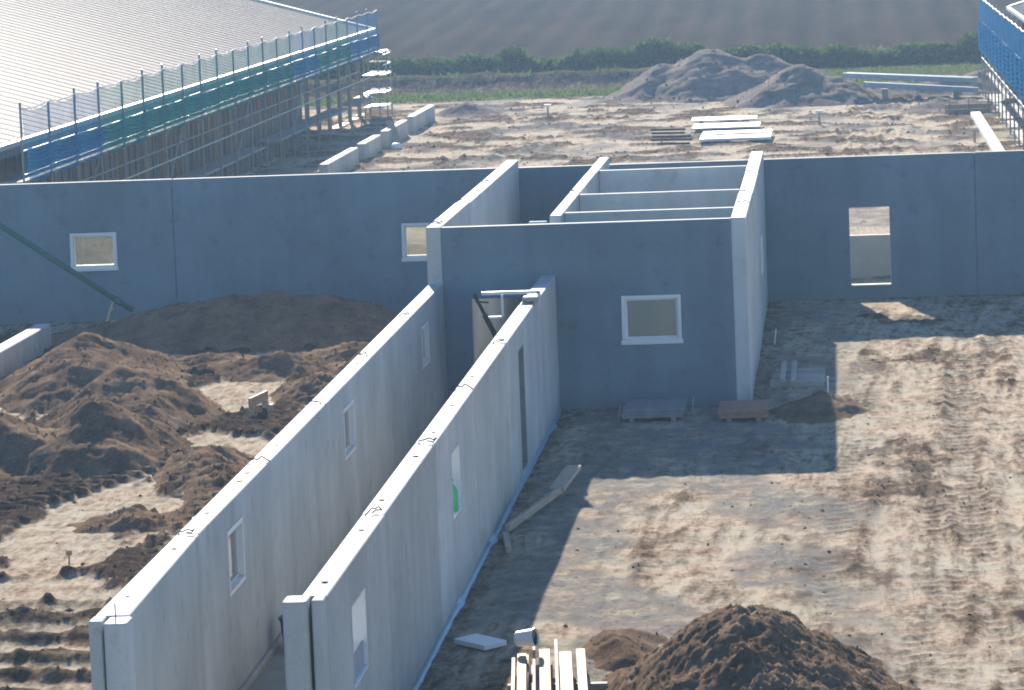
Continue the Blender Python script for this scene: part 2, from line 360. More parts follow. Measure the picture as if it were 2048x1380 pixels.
me = np_mesh('ground', np.stack([X.ravel(), Y.ravel(), h], 1), grid_quads(len(xs), len(ys)), M_SOIL)
attr(me, 'soil', soil); attr(me, 'grey', grey); attr(me, 'green', green)
tag(link('ground', me), kind='structure')
# ploughed field rising beyond the hedge, real ridges and furrows
fx = np.arange(-110, 75, .26); fy = np.concatenate([np.arange(FURROW0, 175, 1.2), np.arange(175, 420, 4), np.geomspace(425, 2500, 16)])
X, Y = np.meshgrid(fx, fy); xr = X.ravel(); yr = Y.ravel()
ph = (xr+.35*fbm(xr/9, yr/60, 3, 2.))/1.9; rid = .5+.5*np.sin(2*np.pi*ph)
amp = .16*(1-sst(250, 500, yr)); big = .5+.5*np.sin(2*np.pi*xr/8.6+.6)
z = -.15+.031*(yr-FURROW0)-.00003*np.clip(yr-400, 0, None)**1.0*0+amp*rid*(.6+.6*big)+.10*fbm(xr/1.5, yr/2.5, 3, 44.)*(1-sst(250, 400, yr))
z = np.where(yr > 420, z-.031*(yr-420), z)
me = np_mesh('field', np.stack([xr, yr, z], 1), grid_quads(len(fx), len(fy)), M_FIELD, True)
attr(me, 'soil', np.clip(rid*.5+.2*big+.5*fbm(xr/3, yr/12, 3, 8.)+.15, 0, 1)); attr(me, 'green', sst(134, 122, yr)*.8)
tag(link('field', me), kind='structure')

# ------------------------------------------------------------------ walls of precast panels
def panel_mesh(axis, a0, a1, s0, s1, z0, z1, holes, a1b=None):
    # a = thickness direction, s = run direction; a1b lets the far face taper (thickness at s0 end)
    ss = sorted({s0, s1, *[v for hl in holes for v in hl[:2]]}); zz = sorted({z0, z1, *[v for hl in holes for v in hl[2:4]]})
    inh = lambda s, z: any(hl[0] < s < hl[1] and hl[2] < z < hl[3] for hl in holes)
    mb = MB()
    def P(a, s, z):
        if a == 1:
            A = a1 if a1b is None else a1b+(a1-a1b)*(s-s0)/(s1-s0)
        else: A = a0
        return (A, s, z) if axis == 'y' else (s, A, z)
    ns, nz = len(ss)-1, len(zz)-1
    solid = lambda i, j: 0 <= i < ns and 0 <= j < nz and not inh((ss[i]+ss[i+1])/2, (zz[j]+zz[j+1])/2)
    for i in range(ns):
        for j in range(nz):
            if not solid(i, j): continue
            A, B, C, D = ss[i], ss[i+1], zz[j], zz[j+1]
            for a in (0, 1): mb.add([P(a,A,C),P(a,B,C),P(a,B,D),P(a,A,D)], [(0,1,2,3)])
            if not solid(i-1, j): mb.add([P(0,A,C),P(1,A,C),P(1,A,D),P(0,A,D)], [(0,1,2,3)])
            if not solid(i+1, j): mb.add([P(0,B,C),P(1,B,C),P(1,B,D),P(0,B,D)], [(0,1,2,3)])
            if not solid(i, j-1): mb.add([P(0,A,C),P(1,A,C),P(1,B,C),P(0,B,C)], [(0,1,2,3)])
            if not solid(i, j+1): mb.add([P(0,A,D),P(1,A,D),P(1,B,D),P(0,B,D)], [(0,1,2,3)])
    return mb
def ring(axis, a0, a1, s0, s1, z0, z1, w):
    mb = MB()
    def bx(sa, sb, za, zb):
        mb.box((a0, sa, za), (a1, sb, zb)) if axis == 'y' else mb.box((sa, a0, za), (sb, a1, zb))
    bx(s0, s1, z0, z0+w); bx(s0, s1, z1-w, z1); bx(s0, s0+w, z0+w, z1-w); bx(s1-w, s1, z0+w, z1-w); return mb
def wall(name, label, axis, a0, a1, s0, s1, H, joints=(), holes=(), group='precast concrete walls', mat=M_CON, gap=.014, taper=None, jit=.006):
    cut = [s0, *joints, s1]; loc = (((a0+a1)/2, (s0+s1)/2, 0) if axis == 'y' else ((s0+s1)/2, (a0+a1)/2, 0))
    r = thing(name, label, 'wall', loc, group); r['kind'] = 'thing'; rr = random.Random(label)
    for i in range(len(cut)-1):
        A = cut[i]+(gap/2 if i else 0); B = cut[i+1]-(gap/2 if i < len(cut)-2 else 0)
        hs = [hl for hl in holes if A < hl[0] and hl[1] < B]; d = rr.uniform(-jit, jit); dh = rr.uniform(-jit, jit)*1.3 if len(cut) > 2 else 0
        t = taper if (taper and i == 0) else None
        part('panel', panel_mesh(axis, a0+d, a1+d, A, B, -.12, H+dh, hs, t), mat, r, bevel=.011)
    for j in joints:
        b = (a0+.03, j-gap/2+.0005, -.1, a1-.03, j+gap/2-.0005, H-.03)
        part('joint_seal', MB().box(b[:3], b[3:]) if axis == 'y' else MB().box((b[1], b[0], b[2]), (b[4], b[3], b[5])), M_GREYP, r)
    return r
def window(parent, axis, face, inward, s0, s1, z0, z1, depth=.13, glass=True, w=.055, sill=True):
    # face = coordinate of the visible wall face; inward = sign into the wall
    f0 = face-inward*.006; f1 = face+inward*depth; lo, hi = min(f0, f1), max(f0, f1)
    fr = part('window_frame', ring(axis, lo, hi, s0+.003, s1-.003, z0+.003, z1-.003, w), M_WHITE, parent, bevel=.006)
    m0 = face+inward*(depth*.55); m1 = face+inward*(depth*.9); lo, hi = min(m0, m1), max(m0, m1)
    part('sash', ring(axis, lo, hi, s0+w+.004, s1-w-.004, z0+w+.004, z1-w-.004, .035), M_WHITE, fr, bevel=.004)
    if glass:
        g = MB(); c = (lo+hi)/2; e = w+.03
        if axis == 'y': g.box((c-.006, s0+e, z0+e), (c+.006, s1-e, z1-e))
        else: g.box((s0+e, c-.006, z0+e), (s1-e, c+.006, z1-e))
        part('pane', g, M_GLASS, fr)
    if sill:
        b = MB(); q0 = face-inward*.035; q1 = face-inward*.007; lo, hi = min(q0, q1), max(q0, q1)
        if axis == 'y': b.box((lo, s0-.02, z0-.03), (hi, s1+.02, z0+.045))
        else: b.box((s0-.02, lo, z0-.03), (s1+.02, hi, z0+.045))
        part('sill', b, M_WHITE, fr, bevel=.006)
    return fr
H = 3.122; HG = 2.965; T = .25; WB = 5.35; YG = 15.79; HA = 2.17; HB = 2.28
winA = [(-22.95, -21.85, 1.16, 1.88), (-13.1, -12.0, 1.16, 1.86), (-3.35, -2.35, 1.16, 1.84)]
A = wall('corridor_wall', 'long low concrete corridor wall with white glazed windows, standing beside the churned soil', 'y', 0, .235, -29.15, -.004, HA,
         (-24.7, -19.75, -14.75, -9.75, -4.75), winA, taper=.33)
for w_ in winA: window(A, 'y', .235, -1, *w_, depth=.10, sill=False)
winB = [(-27.3, -26.2, 1.04, 1.84), (-17.6, -16.6, 1.06, 1.88)]
doorB = (-7.75, -6.75, .12, 1.93)
B = wall('corridor_wall', 'low concrete corridor wall with unglazed window openings and a doorway, blue membrane along its foot', 'y', 1.90, 2.14, -28.98, -.004, HB,
         (-24.4, -19.4, -14.6, -9.62, -4.66), winB+[doorB])
for w_ in winB:
    m = ring('y', 1.903, 2.137, w_[0]+.002, w_[1]-.002, w_[2]+.002, w_[3]-.002, .02); part('reveal_lining', m, M_WHITE, B)
part('doorway_shade_sheet', MB().box((1.98, doorB[0]+.03, doorB[2]+.03), (2.03, doorB[1]-.03, doorB[3]-.03)), M_DOORSHADE, B, bevel=.004)  # dark sheet added across the open doorway in place of its shaded interior
part('reveal_lining', ring('y', 1.903, 2.137, doorB[0]+.002, doorB[1]-.002, doorB[2]+.002, doorB[3]-.002, .02), M_GREYP, B)
for yy, zz in ((-4.2, .35), (-14.2, .34), (-24.6, .30)):
    part('yellow_cap', MB().lathe((2.138, yy, zz), [(0, 0), (.035, 0), (.03, .03), (0, .03)], (1, 0, 0), 8), M_YEL, B)
part('end_strip', MB().box((.002, -29.42, -.12), (.125, -29.153, HA-.004)), M_CON, A, bevel=.01)
part('end_strip', MB().box((2.03, -29.22, -.12), (2.138, -28.983, HB-.003)), M_CON, B, bevel=.01)
# rounded end columns standing against the near wall ends
def column(label, x0, x1, y0, y1, h, rod=False):
    r = .045; prof = []
    for cx, cy, a in ((x1-r, y1-r, 0), (x0+r, y1-r, 90), (x0+r, y0+r, 180), (x1-r, y0+r, 270)):
        for k in range(4): t = math.radians(a+k*30); prof.append((cx+r*math.cos(t), cy+r*math.sin(t)))
    n = len(prof); mb = MB(); mb.add([(px, py, -.12) for px, py in prof]+[(px, py, h-.01) for px, py in prof]+[((px-(x0+x1)/2)*.94+(x0+x1)/2, (py-(y0+y1)/2)*.94+(y0+y1)/2, h) for px, py in prof],
       [(i, (i+1) % n, n+(i+1) % n, n+i) for i in range(n)]+[(n+i, n+(i+1) % n, 2*n+(i+1) % n, 2*n+i) for i in range(n)]+[tuple(range(2*n, 3*n))])
    t = thing('end_column', label, 'column', ((x0+x1)/2, (y0+y1)/2, 0), 'rounded columns at the corridor mouth')
    part('shaft', mb, M_CON, t)
    if rod: part('rebar_rod', MB().tube([((x0+x1)/2-.02, (y0+y1)/2, h-.05), ((x0+x1)/2-.022, (y0+y1)/2, h+.16)], .006), M_WIRE, t)
    return t
column('rounded concrete column with a thin rebar rod on top, at the glazed corridor wall end', .155, .37, -29.52, -29.16, HA-.012, True)
column('rounded concrete column without a rod, at the end of the membrane-footed corridor wall', 1.775, 2.0, -29.34, -28.99, HB+.005)
# block of rooms
winC = (3.225, 4.225, 1.09, 1.885); doorC = (.71, 1.62, .1, 1.91)
C_ = wall('room_block_wall', 'tall shaded front wall of the room block with a white square window and a doorway', 'x', 0, .2, .252, WB-.252, H, (), [winC, doorC], mat=M_CON_SHADE)
window(C_, 'x', 0, 1, *winC)
D = wall('room_block_wall', 'tall room block side wall whose end meets the glazed corridor wall', 'y', 0, .25, 0, YG-.004, H+.006, (5.1, 10.4))
winE = (10.2, 11.2, 1.12, 1.86)
E_ = wall('room_block_wall', 'tall room block side wall facing the trodden yard, one small window low on it', 'y', WB-.25, WB, 0, YG-.004, H+.006, (5.2, 10.0), [])
Fw = wall('partition_wall', 'inner partition wall running along the passage inside the room block', 'y', 1.95, 2.15, 1.7, YG-.004, H, (6.6, 11.4))
for nm, yy in (('first', 2.4), ('second', 6.3), ('third', 12.2)):
    wall('cross_wall', {'first': 'inner cross wall directly behind the square-windowed front wall', 'second': 'inner cross wall midway along the partition between two others', 'third': 'inner cross wall closest to the long back wall'}[nm], 'x', yy, yy+.16, 2.156, WB-.256, H-.02, group='inner walls of the room block')
wall('low_wall', 'low pale concrete upstand beside the free end of the partition wall', 'x', 1.30, 1.42, 1.62, 1.93, H-.06, group='inner walls of the room block', mat=M_CON2)
winG = [(-9.3, -8.3, 1.11, 1.89), (-2.26, -1.26, 1.10, 1.88)]; doorG = (7.08, 7.91, .26, 1.90)
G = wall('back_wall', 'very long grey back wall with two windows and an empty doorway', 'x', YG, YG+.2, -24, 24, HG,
         (-17.1, -12.07, -7.07, .1, 5.2, 9.68, 14.7), winG+[doorG], mat=M_CON_SHADE)
for w_ in winG: window(G, 'x', YG, 1, *w_, depth=.12)
part('threshold', MB().box((7.085, YG-.02, .262), (7.905, YG+.22, .29)), M_CON2, G)
wf = part('window_frame', ring('y', WB+.002, WB+.03, *winE, .06), M_WHITE, E_, bevel=.005)
part('pane', MB().box((WB+.004, winE[0]+.05, winE[2]+.05), (WB+.014, winE[1]-.05, winE[3]-.05)), M_GLASS, wf)
wall('low_wall', 'low concrete upstand standing behind the empty doorway of the back wall', 'x', 20, 20.2, 5.6, 10.5, .93, group='low walls behind', mat=M_SLAB)
# lifting loops and sockets along the wall tops
def loop_mesh(q):
    rq = random.Random(q)
    p = [(-.10, -.07, -.01), (-.085, -.06, .03), (-.03, -.02, .055), (.0, .05, .05), (.06, .065, .035), (.10, .03, .04), (.085, -.04, .035), (.02, -.06, .03), (-.03, -.045, .012)]
    p = [(a*rq.uniform(.7, 1.3), b+rq.uniform(-.025, .025), c*rq.uniform(.5, 1.5)) for a, b, c in p][:9-q % 3]
    return MB().tube(p, .009, 5).mesh('lifting_loop', M_WIRE)
LOOPS = [loop_mesh(q) for q in range(5)]; SOCK = MB().lathe((0, 0, 0), [(.0, .004), (.032, .004), (.036, -.004), (0, -.004)], n=10).mesh('socket', M_WIRE)
def tops(w, axis, a, zs, loops, socks):
    for k, s in enumerate(loops):
        p = (a+random.uniform(-.03, .03), s, zs) if axis == 'y' else (s, a, zs)
        o = link('lifting_loop', LOOPS[(k+int(abs(a)*10)) % 5], w, p); o.rotation_euler = (0, 0, random.uniform(-.5, .6)+(math.pi if random.random() < .4 else 0)); sc = random.uniform(.8, 1.15); o.scale = (sc, sc*.8, sc)
    for s in socks:
        p = (a+random.uniform(-.02, .02), s, zs) if axis == 'y' else (s, a, zs)
        o = link('socket', SOCK, w, p); o.scale = (random.uniform(.7, 1.1),)*3
tops(A, 'y', .12, HA+.008, (-24.75, -19.8, -14.8, -9.8, -4.8), (-28.2, -25.6, -23.4, -21.2, -20.6, -18.4, -16.0, -13.4, -10.6, -8.6, -6.4, -3.6, -1.5))
tops(B, 'y', 2.02, HB+.008, (-24.4, -19.4, -14.6, -9.62, -4.66), (-28.3, -25.4, -23.5, -20.4, -18.5, -16.1, -13.3, -11.0, -8.6, -6.5, -3.8))
tops(D, 'y', .125, H+.012, (.5, 5.2, 9.7), (1.6, 2.8, 4.1, 6.3, 7.5, 8.8, 11.3, 12.6, 14.2))
tops(E_, 'y', WB-.125, H+.012, (2.9, 5.2, 10.0), (.9, 1.7, 4.2, 7.0, 8.4, 9.3, 12.1, 13.4))
tops(Fw, 'y', 2.05, H+.006, (6.6,), (2.4, 3.8, 5.1, 8.6, 10.2, 12.9))
# clamp with strut on the membrane-footed wall
cl = thing('wall_clamp', 'pale steel clamp gripping the wall top beside the doorway, arm reaching inward', 'clamp', (2.02, -4.3, HB))
part('arm', MB().beam((1.30, -4.25, HB+.16), (2.20, -4.25, HB+.16), .05, .05), M_RAIL, cl)
part('jaw', MB().beam((2.20, -4.25, HB+.18), (2.20, -4.25, HB-.10), .05, .05), M_RAIL, cl)
part('hanger', MB().beam((1.62, -4.25, HB+.13), (1.62, -4.25, HB-.22), .035, .035), M_RAIL, cl)
part('foot_bar', MB().beam((1.40, -4.25, HB-.22), (1.64, -4.25, HB-.22), .035, .03), M_RAIL, cl)
part('base_shoe', MB().box((1.95, -4.45, HB+.002), (2.19, -4.1, HB+.09)), M_CON2, cl)
st = thing('push_pull_prop', 'dark steel prop leaning across the doorway inside the corridor', 'prop', (1.75, -.6, .04))
part('tube', MB().tube([(1.75, -.6, .06), (.78, -.12, 2.0)], .03, 8), M_WIRE, st); part('inner_tube', MB().tube([(1.2, -.328, 1.16), (.95, -.204, 1.66)], .045, 8), M_WIRE, st)
part('base_plate', MB().box((1.66, -.68, .032), (1.84, -.52, .055)), M_WIRE, st)
part('handle', MB().beam((.80, -.16, 1.88), (1.02, -.18, 1.86), .025, .025), M_WIRE, st)
# corridor floor and skirting strip
fs = MB().box((.30, -29.0, -.05), (1.86, -.06, .03)); c = fs.center(); tag(link('corridor_floor', fs.mesh('corridor_floor', M_SLAB, c), None, c), kind='structure')
sk = MB().box((.24, -28.9, -.04), (.295, -.1, .10)); solo('footing_strip', sk, M_CON2, 'narrow concrete footing strip along the foot of the glazed corridor wall', 'footing', bevel=.01)
# membrane strip along the foot of wall B
vs = []; n = 150; rr = random.Random(5)
for i in range(n+1):
    y = -28.9+28.7*i/n; lump = max(0, math.sin(i*.55)+math.sin(i*.23+1)-1.35)*.09; w = .015+.015*rr.random()+lump
    g = gz(2.3, y); vs += [(2.146, y, .055+.025*rr.random()+lump*.4), (2.152+w*.4, y, .035+lump*.5), (2.16+w, y, g+.012+lump*.15), (2.165+w, y, g-.02)]
mb = MB(); mb.add(vs, [(4*i+k, 4*i+4+k, 4*i+5+k, 4*i+1+k) for i in range(n) for k in range(3)])
solo('membrane_strip', mb, M_FOIL, 'crumpled pale blue membrane strip at the foot of the corridor wall', 'membrane')

# ------------------------------------------------------------------ halls left and right with roofs
def hall(sgn, xe, y0, y1, name, label, open_from, zf=3.48, rise=.287, width=19):
    X = lambda d: xe+sgn*d   # d > 0 goes into the hall
    r = thing(name, label, 'hall', (X(width), (y0+y1)/2, 0), 'halls flanking the site')
    # roof sheets, 1 m wide with raised ribs, shared mesh
    prof = [(0, 0), (.02, .020), (.06, .020), (.08, 0), (.32, 0), (.34, .014), (.38, .014), (.40, 0), (.65, 0), (.67, .014), (.71, .014), (.73, 0), (.996, 0)]
    vs = []; nn = len(prof)
    for d, e in ((-.25, 0), (width, 0)):
        vs += [(sgn*d, py, d*rise+pz) for py, pz in prof]+[(sgn*d, py, d*rise-.06) for py, pz in prof]
    fs = []
    for k in range(nn-1):
        fs += [(k, k+1, 2*nn+k+1, 2*nn+k), (nn+k, 3*nn+k, 3*nn+k+1, nn+k+1), (k, nn+k, nn+k+1, k+1), (2*nn+k, 2*nn+k+1, 3*nn+k+1, 3*nn+k)]
    fs += [(0, 2*nn, 3*nn, nn), (nn-1, 2*nn-1, 4*nn-1, 3*nn-1)]
    sm = MB().add(vs, fs).mesh('roof_sheet', M_ROOF)
    for k in range(int(y1-y0)): o = link('roof_sheet', sm, r, (xe, y0+k, zf))
    back = MB().add([(X(width), y0, zf+width*rise-.01), (X(width), y1, zf+width*rise-.01), (X(2*width), y1, zf-.01), (X(2*width), y0, zf-.01),
                     (X(width), y0, zf+width*rise-.07), (X(width), y1, zf+width*rise-.07), (X(2*width), y1, zf-.07), (X(2*width), y0, zf-.07)],
                    [(0,1,2,3),(7,6,5,4),(0,4,5,1),(1,5,6,2),(2,6,7,3),(3,7,4,0)])
    part('rear_roof', back, M_ROOF, r)
    part('gutter', MB().box((min(X(-.40), X(-.262)), y0, zf-.12), (max(X(-.40), X(-.262)), y1+.1, zf+.0)), M_DULL2, r)
    part('fascia', MB().box((min(X(-.20), X(-.12)), y0, zf-.36), (max(X(-.20), X(-.12)), y1, zf-.10)), M_GREYP, r)
    part('verge_trim', MB().beam((X(-.3), y1+.06, zf-.03), (X(width), y1+.06, zf+width*rise+.055), .30, .10), M_RAIL, r)
    pm = MB().box((-.07, -.07, -.1), (.07, .07, zf-.1)).mesh('post', M_POST)
    yy = y0+.4
    while yy < y1: link('post', pm, r, (X(.08), yy, 0)); yy += 3.0
    bm_ = [MB().box((-.02, .012, .05), (.02, .288, zf-.15)).mesh('board', M_BOARD)]
    k = 0; yy = y0+.4
    while yy < open_from:
        link('board', bm_[0], r, (X(.22+.02*((k*7) % 3)), yy, 0)); yy += .30; k += 1
    part('base_beam', MB().box((min(X(.0), X(.4)), y0, -.1), (max(X(.0), X(.4)), y1, .045)), M_CON, r)
    # rear wall and gable framing keep the hall dark inside
    part('rear_wall', MB().box((min(X(2*width-.4), X(2*width-.2)), y0, 0), (max(X(2*width-.4), X(2*width-.2)), y1, zf-.2)), M_BOARD, r)
    for gy in (y1-.2, y0+.1):
        d0 = 9.0 if gy > 60 else .35
        part('gable_wall', MB().add([(X(q), gy+e, z_) for e in (0, .1) for q, z_ in ((d0, 0), (2*width-.5, 0), (2*width-.5, zf-.2), (width, zf+width*rise-.25), (d0, zf+d0*rise-.25))],
             [(0,1,2,3,4),(9,8,7,6,5),(0,5,6,1),(1,6,7,2),(2,7,8,3),(3,8,9,4),(4,9,5,0)]), M_BOARD, r)
    return r
hall(-1, -12.15, 19.0, 91.0, 'hall', 'long hall with a pale ribbed metal roof behind the blue and teal netted scaffold', 73)
hall(1, 14.0, 40.0, 89.0, 'hall', 'hall whose roof edge shows above the deep blue netted scaffold', 80)

# ------------------------------------------------------------------ scaffolds with nets
def scaffold(sgn, xo, y0, nb, bay, zt, zm, zb, label, colours, deck_z, low_z, posts_in):
    xi = xo+sgn*.8; yn = y0+nb*bay
    r = thing('scaffold', label, 'scaffold', (xo, (y0+yn)/2, 0), 'scaffolds along the hall eaves')
    so_ = MB().tube([(0, 0, -.02), (0, 0, zt+.14)], .028).mesh('standard', M_STEEL); si_ = MB().tube([(0, 0, -.02), (0, 0, posts_in)], .028).mesh('standard', M_STEEL)
    sh_ = MB().tube([(0, 0, -.02), (0, 0, zt-.02)], .028).mesh('standard', M_STEEL)
    rb = MB().tube([(0, .0, 0), (0, bay, 0)], .019).mesh('guard_rail', M_DULL); tr = MB().tube([(0, 0, 0), (sgn*.8, 0, 0)], .022).mesh('transom', M_STEEL)
    lg = MB().tube([(0, .0, 0), (0, bay, 0)], .022).mesh('ledger', M_STEEL)
    dk = MB().box((min(.04*sgn, .76*sgn), .03, -.03), (max(.04*sgn, .76*sgn), bay-.03, .03)).mesh('deck_board', M_DECK)
    plate = MB().box((-.09, -.09, -.015), (.09, .09, .02)).mesh('base_plate', M_STEEL)
    br = MB().tube([(sgn*.03, 0, low_z), (sgn*.03, bay, deck_z)], .02).mesh('diagonal_brace', M_STEEL)
    rl = random.Random(9)
    for i in range(nb+1):
        y = y0+i*bay; tilt = rl.uniform(-.012, .012)
        o = link('standard', so_ if i % 3 != 1 else sh_, r, (xo, y, 0)); o.rotation_euler = (tilt, 0, 0)
        link('standard', si_, r, (xi, y, 0)); link('transom', tr, r, (xo, y, deck_z-.06)); link('transom', tr, r, (xo, y, low_z-.06))
        link('base_plate', plate, r, (xo, y, gz(xo, y)+.01))
    sag = lambda t: -.05*math.sin(math.pi*t)
    for i in range(nb):
        y = y0+i*bay
        for z_ in (zm, zb): link('guard_rail', rb, r, (xo-sgn*.03, y, z_+rl.uniform(-.025, .025)))
        link('ledger', lg, r, (xo, y, (deck_z+low_z)/2)); link('ledger', lg, r, (xi, y, deck_z-.03)); link('ledger', lg, r, (xi, y, (deck_z+low_z)/2+.1))
        link('deck_board', dk, r, (xo, y, deck_z)); 
        if i % 7 != 5: link('deck_board', dk, r, (xo, y, low_z))
        if i % 4 == 2: link('diagonal_brace', br, r, (xo, y, 0))
        c = colours[i % len(colours)]; th, fo = NETS[c]
        # rope along the net's top edge, sagging between the standards
        part('top_rope', MB().tube([(xo-sgn*.035, y+bay*t/6, zt+sag(t/6)*rl.uniform(.6, 1.4)) for t in range(7)], .02, 5), M_ROPE, r)
        def sheet(za, zb_, nz, amp, off, waves, mat, nm):
            ny = 12; V = []
            for a in range(nz+1):
                for b in range(ny+1):
                    t = b/ny; v = a/nz; sg = math.sin(math.pi*t); zz = za+(zb_-za)*v
                    bow = amp*math.sin(2*math.pi*waves*v+1.2*math.sin(i*2.1)+.5*sg)*(.35+.65*sg)
                    V.append((xo-sgn*(off+bow+.02*rl.random()*(amp > .02)), y+bay*t, zz-.09*sg*(1 if nm == 'folded_net' else (v))))
            Q = [(a*(ny+1)+b, a*(ny+1)+b+1, (a+1)*(ny+1)+b+1, (a+1)*(ny+1)+b) for a in range(nz) for b in range(ny)]
            part(nm, MB().add(V, Q), mat, r, smooth=True)
        sheet(zb-.03, zt-.01, 10, .015, .05, 2, th, 'net')
        sheet(zb-.14, zm+.10, 36, .035, .11, 8, fo, 'folded_net')
    return r
cl_ = ['blue']*3+['teal']*11+['blue']*2+['teal']*3+['blue']*6
sc = scaffold(-1, -11.2, 20.35, 22, 3.02, 4.33, 3.36, 2.86, 'long scaffold with blue and teal debris netting along the pale ribbed roof', cl_, 2.66, .98, 3.2)
# open tower bay at the scaffold's far end
ye = 20.35+22*3.02
for dx in (0, -.9):
    for dy in (.9, 2.4): part('standard', MB().tube([(-11.0+dx, ye+dy, -.05), (-11.0+dx, ye+dy, 2.75 if dy < 1 else 2.55)], .03), M_STEEL, sc)
for z_ in (1.05, 1.75, 2.15, 2.55):
    part('guard_rail', MB().tube([(-11.0, ye, z_), (-11.0, ye+2.5, z_)], .03), M_RAIL, sc); part('guard_rail', MB().tube([(-11.9, ye+2.4, z_+.05), (-10.95, ye+2.4, z_+.05)], .03), M_RAIL, sc)
for z_ in (.45, 1.0, 1.72, 2.62): part('deck_board', MB().box((-11.85, ye+.1, z_), (-11.05, ye+2.4, z_+.05)), M_RAIL, sc)
scaffold(1, 12.6, 50.0, 13, 3.0, 3.92, 2.98, 2.06, 'scaffold with deep blue netting beside the pale concrete apron', ['deep'], 2.0, 1.02, 3.0)
solo('concrete_apron', MB().box((12.75, 50, -.03), (13.65, 88.5, .06)), M_CON2, 'pale sunlit concrete apron under the deep blue netted scaffold', 'apron')
solo('foundation_beam', MB().box((11.62, 46, -.1), (11.98, 75, .22)), M_CON2, 'pale foundation beam running beside the deep blue netted scaffold', 'foundation beam', bevel=.02)
# timber formwork wall near it
fw = thing('formwork', 'brown timber formwork panel standing near the deep blue netted scaffold', 'formwork', (11.6, 77, 0))
for k in range(2): part('board', MB().box((10.75, 77-.03, .02+.19*k), (12.45, 77.03, .20+.19*k)), M_TIMBER2, fw)
for xx in (10.9, 11.6, 12.3): part('stake', MB().box((xx, 76.9, -.1), (xx+.05, 76.965, .62)), M_TIMBER, fw)

# ------------------------------------------------------------------ foundation blocks along the left line
def fblock(y0, y1, label, h=.62, x0=-9.08, x1=-8.80):
    r = random.Random(label); mb = MB().box((x0, y0, -.1), (x1, y1, h))
    return solo('foundation_block', mb, M_CON2, label, 'concrete block', 'foundation blocks in a row', bevel=.02)
fblock(53.0, 60.6, 'pale foundation block rising right behind the long back wall')
fblock(62.3, 66.9, 'short pale foundation block between two longer ones of its row')
fblock(68.9, 75.3, 'pale foundation block with a brown plank leaning against it')
fblock(77.3, 84.8, 'pale foundation block at the far end of its row by the soil mounds')
fblock(1.0, 10.7, 'pale foundation block beside the dark spoil heaps, alone on this side', .55, -9.02, -8.72)
solo('leaning_plank', MB().beam((-8.55, 70.0, .03), (-8.95, 70.7, .85), .30, .05), M_TIMBER2, 'brown plank leaning on a foundation block', 'plank')
solo('cement_bag', MB().lathe((-8.45, 68.3, gz(-8.45, 68.3)-.02), [(0, .2), (.12, .19), (.22, .1), (.2, .0), (0, 0)], n=10), M_WHITE, 'small white bag at the foot of the foundation blocks', 'bag', smooth=True)

# ------------------------------------------------------------------ soil heaps
def heap(label, peaks, x0, x1, y0, y1, step, mat, seed, rough=.09, group='spoil heaps', name='spoil_heap', sink=.12, lump=.5):
    xs = np.arange(x0, x1, step); ys = np.arange(y0, y1, step*1.3); X, Y = np.meshgrid(xs, ys); x = X.ravel(); y = Y.ravel()
    wx = x+.30*fbm(x/1.5, y/1.8, 3, seed); wy = y+.6*fbm(x/1.5, y/1.8, 3, seed+5)
    zz = np.full(x.shape, -9.)
    for (px, py, rx, ry, hh) in peaks:
        d = np.sqrt(((wx-px)/rx)**2+((wy-py)/ry)**2); c = hh*(1-np.sqrt(d*d+.012)+.06); c = np.where(d > .95, hh*(.11-.75*(d-.95)), c)
        k = .06; m_ = np.maximum(zz, c); zz = m_+k*np.log1p(np.exp(-np.abs(zz-c)/k))
    body = sst(-.1, .25, zz)
    n = ridged(x/lump, y/(lump*1.4), 3, seed); cr = np.abs(perlin(x/.17+seed, y/.22))+.5*np.abs(perlin(x/.08, y/.1+seed))
    sl_ = fbm(x/.22+.3*y, y/1.6, 3, seed+6)
    cf = np.abs(perlin(x/.055+seed, y/.075))+.6*fbm(x/.10, y/.14, 3, seed+8)
    zz = zz+body*rough*((n-.6)*.35+.22*fbm(x/.30, y/.4, 3, seed+2)+.42*(.4-cr)+.35*sl_+.38*cf)
    gh = ground_fields(x, y)[0]; z = zz-.02
    keep = (z > gh-sink).reshape(X.shape); Q = grid_quads(len(xs), len(ys)); kf = keep.ravel()[Q].any(1); z = np.maximum(z, gh-sink*1.6)
    used = np.unique(Q[kf]); idx = np.full(len(x), -1); idx[used] = np.arange(len(used)); c = np.array([x[used].mean(), y[used].mean(), 0])
    me = np_mesh(name, np.stack([x[used], y[used], z[used]], 1)-c, idx[Q[kf]], mat)
    attr(me, 'soil', np.clip(.5-.35*fbm(x/.9, y/.9, 4, seed+3)-.3*(n-.6), 0, 1)[used])
    ob = tag(link(name, me, None, c), label, 'soil heap', group)
    r = np.random.default_rng(int(seed)); cand = used[(zz[used] > gh[used]+.03)]; nn = min(int(len(cand)*.08), 900); P = cand[r.integers(0, len(cand), nn)]; P = np.stack([x[P], y[P], z[P]], 1)-c
    base = np.array([(1,0,0),(-1,0,0),(0,1,0),(0,-1,0),(0,0,1),(0,0,-1)], float); tri = np.array([(0,2,4),(2,1,4),(1,3,4),(3,0,4),(2,0,5),(1,2,5),(3,1,5),(0,3,5)])
    sz = step*.22*(3.5)**(r.uniform(0, 1, nn)**2.0); V = base[None]*r.uniform(.6, 1.3, (nn, 6, 1))*sz[:, None, None]+P[:, None]
    m2 = np_mesh('clods', V.reshape(-1, 3), (tri[None]+6*np.arange(nn)[:, None, None]).reshape(-1, 3), mat); attr(m2, 'soil', np.repeat(r.uniform(.1, .6, nn), 6))
    tag(link('clods', m2, ob, WP[ob.name]), kind='stuff'); return ob
